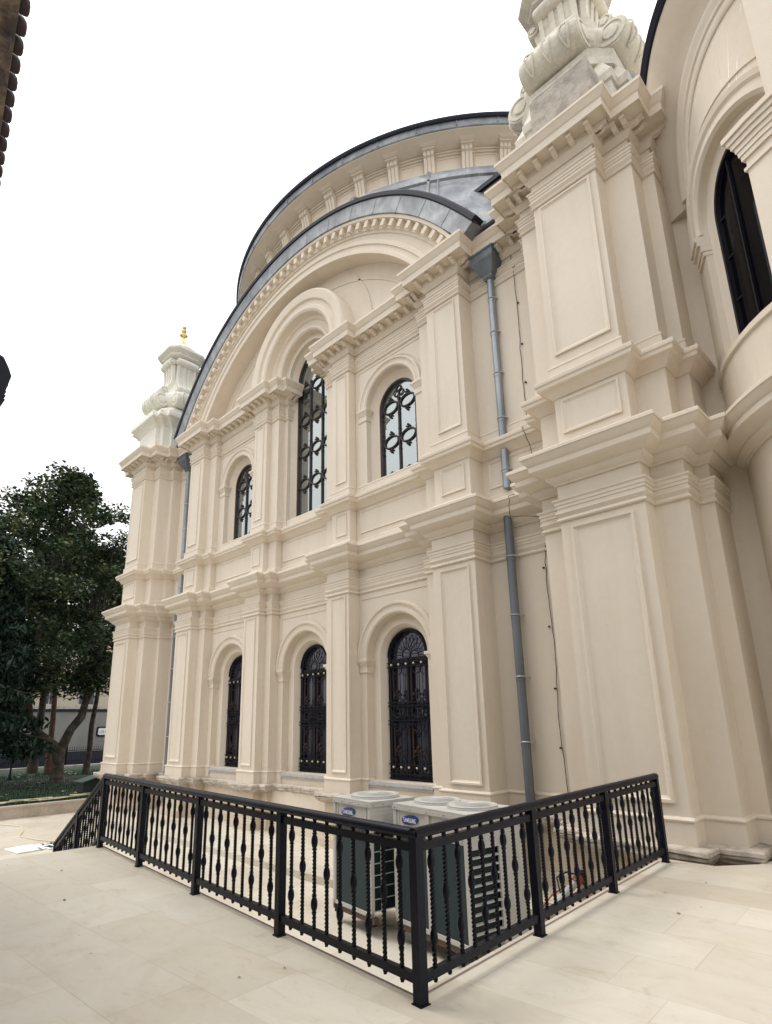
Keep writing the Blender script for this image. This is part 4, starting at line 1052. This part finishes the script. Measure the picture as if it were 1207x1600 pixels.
# stone cheek carrying the stair rail
q=MB(); x0=RC[0]+dL[0]*6.62; y0=eL[1]
q.prism([(XL,y0-.16,0),(XL-2.1,y0-.16,-1.15),(XL,y0-.16,-1.15)],(0,.16,0)); tag(q.build('stair_cheek_wall',PAVE,None,0),'sloping marble cheek wall under the stair railing','stair wall')

# ------------------------------------------------------------------ air conditioning units
def letters(q,txt,x0,z0,w,h,y,t=.12):
    G={'S':[(0,1,1,1),(0,.5,0,1),(0,.5,1,.5),(1,0,1,.5),(0,0,1,0)],'A':[(0,0,.5,1),(.5,1,1,0)],'M':[(0,0,0,1),(0,1,.5,.2),(.5,.2,1,1),(1,1,1,0)],'U':[(0,1,0,0),(0,0,1,0),(1,0,1,1)],'N':[(0,0,0,1),(0,1,1,0),(1,0,1,1)],'G':[(1,1,0,1),(0,1,0,0),(0,0,1,0),(1,0,1,.45),(1,.45,.5,.45)],
       'V':[(0,1,.5,0),(.5,0,1,1)],'W':[(0,1,.25,0),(.25,0,.5,.8),(.5,.8,.75,0),(.75,0,1,1)],'T':[(0,1,1,1),(.5,1,.5,0)],'E':[(0,0,0,1),(0,1,1,1),(0,.5,.8,.5),(0,0,1,0)],'L':[(0,1,0,0),(0,0,1,0)],'K':[(0,0,0,1),(0,.45,1,1),(0,.45,1,0)],'I':[(.5,0,.5,1)]}
    cw=w/len(txt); lw=cw*.62; k=0
    for i,ch in enumerate(txt):
        for a,b,c,d in G.get(ch,[]):
            p0=Vector((x0+i*cw+a*lw,y,z0+b*h)); p1=Vector((x0+i*cw+c*lw,y,z0+d*h)); dd=(p1-p0); l=dd.length; dd.normalize(); n_=Vector((-dd.z,0,dd.x)); e=t*h/2; k+=1
            pts=[p0-dd*e-n_*e,p1+dd*e-n_*e,p1+dd*e+n_*e,p0-dd*e+n_*e]; q.prism([tuple(v-Vector((0,.0002*k,0))) for v in pts],(0,.003,0))
def ac(name,label,loc,rot,W,D,fans,right,badge_x):
    t=thing(name,label,'air conditioner',loc,'air conditioning units in the sunken area'); t.rotation_euler=(0,0,rot)
    Hh=1.60; z0=.12
    def B(q,n,m,p=t,sm=30):
        me=q.build(n,m,None,sm); me.parent=p; return me
    q=MB(); 
    q.box(0,W,0,D,Hh-.03,Hh); q.box(-.012,W+.012,-.012,D+.012,Hh-.075,Hh-.032)
    q.box(.04,W-.04,.015,D-.04,Hh-.36,Hh-.078)                       # fan box
    for x in (0,W-.06): q.box(x,x+.06,0,.06,z0,Hh-.078); q.box(x,x+.06,D-.06,D,z0,Hh-.078)
    q.box(.0,W,.0,.04,z0,z0+.05); q.box(0,W,D-.04,D,z0,z0+.05)
    nm=len(fans)
    if nm>1: q.box(W/2-.035,W/2+.035,-.004,.03,z0,Hh-.078); 
    q.box(.10,.12,.006,.03,Hh-.34,Hh-.09); q.box(W-.12,W-.10,.006,.03,Hh-.34,Hh-.09)
    # right side fan-box panel with pressed lines
    q.box(W-.04,W,.06,D-.06,Hh-.40,Hh-.078)
    for z in (Hh-.13,Hh-.2,Hh-.27,Hh-.33): q.box(W-.001,W+.003,.1,D-.1,z,z+.012)
    B(q,'cabinet',WHITEP)
    for i in range(7):
        pass
    q=MB()
    q.box(.06,W-.06,.02,D-.02,z0+.04,Hh-.36); B(q,'coil_panel',COIL)
    q=MB()
    if right=='grid':
        for k in range(8): z=z0+.06+k*.15; q.box(W-.012,W,.06,D-.06,z,z+.010)
        for k in range(3): y=.06+(D-.12)*(k+.5)/3; q.box(W-.012,W-.001,y-.006,y+.006,z0+.05,Hh-.4)
    else:
        for k in range(12): z=z0+.05+k*.102; q.prism([(W-.035,.05,z+.012),(W+.004,.05,z),(W+.004,.05,z+.009),(W-.035,.05,z+.019)],(0,D*.5,0))
        q.box(W-.02,W+.003,D*.55,D-.001,z0,Hh-.4)
    B(q,'side_guard',WHITEP)
    for fx,fy,R in fans:
        q=MB(); cz=Hh+.035
        for r in [R*(.28+.72*k/9) for k in range(10)]: q.tube([(fx+r*math.cos(a*PI/16),fy+r*math.sin(a*PI/16),cz+.02*(1-(r/R)**2)) for a in range(32)],.0032 if r<R*.98 else .010,5,closed=True)
        for k in range(24): a=k*PI/12; q.tube([(fx+R*.2*math.cos(a),fy+R*.2*math.sin(a),cz+.018),(fx+R*math.cos(a),fy+R*math.sin(a),cz-.002)],.0045,4)
        q.lathe((fx,fy,Hh),[(R*1.0,0),(R*1.04,.004),(R*1.0,.04),(R*.985,.04)],40); q.lathe((fx,fy,cz+.01),[(R*.26,0),(R*.26,.015),(R*.2,.02)],24)
        g=B(q,'fan_guard',WHITEP)
        q=MB(); q.lathe((fx,fy,Hh+.001),[(R*.97,0),(R*.97,.003)],36)
        for k in range(4):
            a=k*PI/2; q.prism([(fx+.05*math.cos(a),fy+.05*math.sin(a),Hh+.006),(fx+R*.9*math.cos(a-.3),fy+R*.9*math.sin(a-.3),Hh+.01),(fx+R*.9*math.cos(a+.4),fy+R*.9*math.sin(a+.4),Hh+.022)],(0,0,.004))
        B(q,'fan_blades',mat('grey_fan',(.13,.13,.13),.5),g)
    q=MB()
    for x,y in ((.01,.02),(W-.1,.02),(.01,D-.1),(W-.1,D-.1)): q.box(x,x+.09,y,y+.08,0,z0-.002)
    B(q,'foot',DARK)
    for y_ in (.02,D-.1): q=MB(); q.box(-.03,W+.03,y_,y_+.08,.04,z0-.004); B(q,'base_rail',WOODC)
    q=MB()
    for x in [.05+i*(W-.1)/4 for i in range(5)]:
        for z in (Hh-.052,): q.lathe((x,-.012,z),[(.007,0),(.007,.004)],8,(Vector((1,0,0)),Vector((0,0,1)),Vector((0,-1,0))))
    for y in [.05+i*(D-.1)/4 for i in range(5)]: q.lathe((W+.012,y,Hh-.052),[(.007,0),(.007,.004)],8,(Vector((0,1,0)),Vector((0,0,1)),Vector((1,0,0))))
    B(q,'screw_row',DARK)
    q=MB(); bx,bz=badge_x,Hh-.185; n=28; 
    pts=[]
    for i in range(n):
        a=2*PI*i/n; x=.175*math.cos(a); z=.062*math.sin(a)+x*.10; pts.append((bx+x,-.0,bz+z))
    q.prism(pts,(0,.0155,0)); bd=B(q,'badge',BLUE,t,0)
    q=MB(); letters(q,'SAMSUNG',bx-.130,bz-.026,.275,.046,-.003,.15); B(q,'lettering',WHITE,bd,0)
ac('outdoor_unit','smaller white outdoor unit with one round top fan and blue badge, left of the pair','%s'%'' or (5.19,-3.33,-1.02),math.radians(-8),.96,.86,[(.48,.45,.36)],'grid',.42) if False else None
ac('outdoor_unit','smaller white outdoor unit with a single round top fan and blue badge',(5.19,-3.33,-1.02),math.radians(-8),.96,.86,[(.48,.45,.36)],'grid',.40)
ac('outdoor_unit','wider white outdoor unit with two round top fans, nearest the railing corner',(6.45,-3.31,-1.02),math.radians(-8.8),1.44,.98,[(.38,.5,.32),(1.06,.5,.32)],'slats',.36)
# insulated pipe with wrapped end
q=thing('insulated_pipe','pale foam insulated pipe with orange wrapped end in the sunken area','pipe',(7.9,-1.2,-1.15))
b=MB(); b.tube([(7.55,-1.9,-1.1),(7.6,-1.7,-1.05),(7.75,-1.35,-.85),(7.9,-1.05,-.62)],.055,14); b.build('pipe_body',PVC,q,40)
b=MB(); b.tube([(7.9,-1.05,-.62),(7.94,-.96,-.55)],.074,14); b.tube([(7.60,-1.55,-.92),(7.66,-1.3,-.76),(7.80,-1.15,-.66)],.012,8); b.build('red_wrap',REDL,q,40)
b=MB(); b.tube([(7.94,-.96,-.55),(7.97,-.90,-.52)],.08,14); b.tube([(7.78,-1.28,-.72),(7.70,-1.2,-.55),(7.80,-1.1,-.48),(7.95,-1.05,-.5),(8.0,-.95,-.66)],.012,6); b.build('black_end',DARK,q,40)
# ------------------------------------------------------------------ small things on the left
bx=thing('garden_box','dark green metal box with pitched grey lid beside the lawn kerb','box',(-11.9,-1.0,-.78))
b=MB(); b.box(-12.15,-11.5,-1.22,-.1,-.70,-.40)
b.prism([(-12.15,-1.22,-.40),(-12.15,-.1,-.40),(-12.15,-.1,-.36),(-12.15,-.66,-.20),(-12.15,-1.22,-.36)],(.65,0,0)); b.build('body',GREENB,bx,0)
b=MB(); 
for sgn in (-1,1):
    y1=-.66+sgn*.64; b.prism([(-12.25,-.66,-.17),(-12.25,y1,-.355),(-12.25,y1,-.33),(-12.25,-.66,-.145)],(.85,0,0))
b.build('lid',GREENR,bx,0)
b=MB()
for x in (-12.1,-11.6):
    for y in (-1.15,-.2): b.box(x,x+.06,y,y+.06,-.80,-.702)
b.build('leg',GREENB,bx,0)
random.seed(11)
hp=[]; x,y=-10.6,-1.2
for i in range(150):
    t=i/149; hp.append((-10.45-.25*math.sin(t*37)*(1-.5*t)-.15*math.sin(t*11),-.9-3.6*t+.35*math.sin(t*60),-.70+.04*abs(math.sin(t*25))))
hp+=[(-9.98,-4.62,-.70),(-9.80,-4.66,-.72),(-9.74,-4.70,-.9),(-9.73,-4.75,-1.10),(-9.4,-4.75,-1.135),(-8.6,-4.3,-1.135),(-8.0,-4.1,-1.135),(-7.0,-4.3,-1.135),(-6.2,-4.6,-1.135),(-5.2,-4.4,-1.135),(-4.2,-3.9,-1.135),(-3.2,-3.4,-1.135)]
b=MB(); b.tube(hp,.014,6); tag(b.build('garden_hose',HOSE,None,40),'thin pale yellow hose coiled on the lawn edge and trailing over the paving','hose')
def board(label,c,ang,w,d,txts):
    t=thing('printed_board',label,'board',(c[0],c[1],-1.15),'white boards lying on the lower paving'); t.rotation_euler=(0,0,ang)
    q=MB(); q.box(-w/2,w/2,-d/2,d/2,.006,.03); o=q.build('sheet',PAPER,None,0); o.parent=t
    q=MB()
    for tx,x0,y0,ww,hh in txts: letters(q,tx,x0,y0,ww,hh,0,.2)
    if q.v:
        q.v=[(x,z,.0335-y*1.0) for x,y,z in q.v]; o2=q.build('lettering',BLACKT,None,0); o2.parent=t
board('plain white board with small black print, lying left of the other on lower paving',(-4.2,-4.98),math.radians(96),.62,.8,[('T',.18,-.40,.10,.2)])
board('white board with rows of large black letters, lying beside the stair foot',(-4.15,-4.34),math.radians(96),.58,.8,[('AWV',-.20,.15,.5,.2),('WAK',-.22,-.30,.48,.3)])

# ------------------------------------------------------------------ lamp post
lt=thing('lamp_post','slim black garden lamp post half hidden under the drooping cedar boughs','street lamp',(-21.05,-1.32,-.8))
b=MB(); b.lathe((-21.05,-1.32,-.82),[(.14,0),(.14,.1),(.09,.16),(.06,.3),(.045,.35),(.035,1.6),(.05,1.65),(.03,1.75),(.03,1.85)],12); b.build('pole',IRON,lt,40)
b=MB(); b.tube([(-21.05,-1.32-.0,.95),(-21.05,-1.32+.25,1.1),(-21.05,-1.32+.35,1.0)],.015,6); b.tube([(-21.05,-1.32,.95),(-21.05,-1.57,1.1),(-21.05,-1.67,1.0)],.015,6)
b.lathe((-21.05,-1.32,1.03),[(.05,0),(.13,.05),(.17,.38),(.19,.40),(.09,.55),(.02,.66)],8); b.build('lantern',IRON,lt,30)

# ------------------------------------------------------------------ trees
def leaves(q,pts,size,seed,flat=.5,long=1.3,wx=1):
    rnd=random.Random(seed)
    for (x,y,z) in pts:
        s=size*rnd.uniform(.6,1.35); a=rnd.uniform(0,2*PI); ti=rnd.gauss(0,flat); tj=rnd.gauss(0,flat)
        u=Vector((math.cos(a),math.sin(a),ti)).normalized(); v=Vector((-math.sin(a),math.cos(a),tj)).normalized()
        p=Vector((x,y,z))
        q.add([p-u*s*long*.5,p-v*s*.42+u*s*.05,p+u*s*long*.5,p+v*s*.42+u*s*.05],[(0,1,2,3)])
def clump_pts(rnd,c,r,n,sq=.6):
    out=[]
    for _ in range(n):
        d=Vector((rnd.gauss(0,1),rnd.gauss(0,1),rnd.gauss(0,1))).normalized()*(rnd.random()**.4)
        out.append((c[0]+d.x*r,c[1]+d.y*r,c[2]+d.z*r*sq))
    return out
def limb(q,p0,p1,r0,r1,rnd,n=7,wob=.12):
    p0,p1=Vector(p0),Vector(p1); L_=(p1-p0).length; P=[];Rr=[]
    for i in range(n+1):
        t=i/n; p=p0.lerp(p1,t)
        if 0<i<n: p=p+Vector((rnd.uniform(-1,1),rnd.uniform(-1,1),rnd.uniform(-.4,.6)))*wob*L_/n*2
        P.append(p); Rr.append(r0+(r1-r0)*t)
    q.tube(P,Rr,9); return P
# big plane tree with forked trunk
def plane_tree():
    rnd=random.Random(7); bx_,by_=-17.54,-.27
    t=thing('plane_tree','broad dark leafy tree with a thick forked pale trunk on the lawn','tree',(bx_,by_,-.8))
    q=MB()
    q.tube([(bx_,by_,-.85),(bx_,by_,-.7),(bx_,by_-.02,-.3),(bx_+.02,by_-.06,.4),(bx_,by_-.08,.75)],[.42,.33,.27,.27,.30],12)
    q.tube([(bx_,by_-.0,.45),(bx_,by_-.35,.85),(bx_-.05,by_-.95,1.35),(bx_-.1,by_-1.45,2.0),(bx_-.2,by_-1.55,2.9),(bx_-.3,by_-1.6,4.5),(bx_-.2,by_-1.4,6.5),(bx_,by_-1.2,9)],[.25,.24,.20,.19,.17,.15,.12,.06],10)
    q.tube([(bx_,by_-.05,.5),(bx_,by_+.12,.95),(bx_,by_+.35,1.55),(bx_+.02,by_+.75,2.1),(bx_,by_+.85,2.6),(bx_-.05,by_+1.05,3.6),(bx_,by_+1.1,5.5),(bx_,by_+.8,8)],[.24,.22,.19,.2,.17,.15,.12,.06],10)
    tr=q
    lf=MB(); cl=[]
    def inside(y,z):   # crown outline seen from the terrace (local y, z)
        return True
    # clumps: centre distributed in an egg-shaped crown with an uneven edge
    for k in range(235):
        z=rnd.uniform(3.4,14.0); f=(z-3.2)/11.0
        w=3.9*math.sin(min(1,(f*.92+.12))*PI)**.55*(1-.45*f**3)
        y=by_-.6+rnd.uniform(-1.25,1)*w; x=bx_+rnd.uniform(-1,1)*w*.8
        if z>10.8 and y>by_+.0: z-=1.5*rnd.random()
        if z>12.6 and abs(y-(by_-1.3))>1.5: continue
        cl.append((x,y,z))
    for c in [(bx_+.5,by_+2.0,12.2),(bx_+.3,by_+2.6,10.9),(bx_,by_+1.6,12.6),(bx_,by_-1.4,14.0),(bx_,by_-2.2,13.2),(bx_,by_-.8,13.6),(bx_,by_+.5,12.0),(bx_+.5,by_-3.6,12.0),(bx_+.5,by_-4.4,11.0)]: cl.append(c)
    for c in cl:
        r=rnd.uniform(.5,1.1); leaves(lf,clump_pts(rnd,c,r,int(230*r)),.175,rnd.random(),.55,1.2)
        if rnd.random()<.35:
            k=min(range(3),key=lambda i:0); base=(bx_-.2,by_-1.4,min(c[2]-1,7)) if c[1]<by_-.2 else (bx_,by_+.9,min(c[2]-1,6.5)); limb(tr,base,c,.05,.012,rnd)
    tr.build('trunk',BARKP,t,50); lf.build('crown',LEAF,t,0)
plane_tree()
def straight_tree(name,label,x,y,h,r,crown_z,cr,leafmat,seed,grp=None,n=60,lean=0,bark=BARK,ls=.21):
    rnd=random.Random(seed); t=thing(name,label,'tree',(x,y,-.8),grp)
    q=MB(); n_=9; P=[];Rr=[]
    for i in range(n_+1):
        f=i/n_; P.append((x+rnd.uniform(-.05,.05),y+lean*f+rnd.uniform(-.06,.06)*(1 if i else 0),-.85+h*f)); Rr.append(r*(1.25 if i==0 else 1-.8*f))
    q.tube(P,Rr,9)
    lf=MB()
    for k in range(n):
        f=rnd.random()**.8; z=crown_z+(h-crown_z)*f; w=cr*(1-.6*f)*(.5+.5*min(1,f*5)); a=rnd.uniform(0,2*PI); d=rnd.random()**.5*w
        c=(x+d*math.cos(a),y+lean*z/h+d*math.sin(a),z); rr=rnd.uniform(.5,1.1); leaves(lf,clump_pts(rnd,c,rr,int(170*rr)),ls,rnd.random(),.6,1.2)
        if rnd.random()<.5: limb(q,(x,y+lean*z/h,z-.5),c,.04,.01,rnd)
    q.build('trunk',bark,t,50); lf.build('crown',leafmat,t,0); return t
straight_tree('lawn_tree','tall slender tree with reddish trunk rising just behind the forked tree',-23.66,1.14,13.5,.17,5.2,3.4,LEAF,21,'slender trees on the lawn',62,-.4,stone('reddish_bark',(.17,.10,.07),(.09,.055,.04),.5,5))
straight_tree('lawn_tree','dark trunked slender tree at the right, nearest the building corner',-21.78,2.41,11.5,.16,4.6,2.6,LEAF,22,'slender trees on the lawn',62,.7)
straight_tree('lawn_tree','dark straight trunk standing left of the forked tree, near the lamp post',-24.99,.71,13,.24,4.8,3.6,LEAF,23,'slender trees on the lawn',62,.5)
straight_tree('lawn_tree','leafy tree farthest left, its trunk hidden behind the cedar boughs',-24.0,-4.2,13.5,.2,2.2,4.0,LEAF,24,'slender trees on the lawn',95,0)
# cedar with drooping boughs at the left edge
def cedar():
    rnd=random.Random(31); x0,y0=-16.2,-4.6
    t=thing('cedar_tree','dark cedar with drooping needle boughs reaching in from the left edge','tree',(x0,y0,-.8))
    q=MB(); q.tube([(x0,y0,-.85),(x0,y0,0),(x0+.1,y0,5),(x0,y0,11)],[.34,.26,.18,.03],10); lf=MB()
    for k in range(62):
        z=1.6+8.5*(k/62); a=rnd.uniform(0,2*PI) if k%2 else rnd.uniform(PI*.2,PI*.75); Lb=(3.4*(1-.72*(z-1.6)/8.5))*rnd.uniform(.75,1.1)
        if z<3.2 and k%2==0: a=rnd.uniform(.15*PI,.62*PI)
        tip=Vector((x0+Lb*math.cos(a),y0+Lb*math.sin(a),z-.30*Lb+rnd.uniform(-.2,.3))); P=limb(q,(x0,y0,z),tip,.05,.012,rnd,8,.05)
        for i in range(1,len(P)*6):
            f=i/(len(P)*6); j=min(len(P)-2,int(f*(len(P)-1))); p=P[j].lerp(P[j+1],f*(len(P)-1)-j); w=.75*(1-f*.55)
            for _ in range(3):
                e=p+Vector((rnd.uniform(-w,w),rnd.uniform(-w,w),rnd.uniform(-.30,.06)-.1)); leaves(lf,[(e.x+rnd.gauss(0,.12),e.y+rnd.gauss(0,.12),e.z-abs(rnd.gauss(0,.16))) for _ in range(4)],.15,rnd.random(),1.4,2.1)
    q.build('trunk',BARK,t,50); lf.build('crown',NEEDLE,t,0)
cedar()
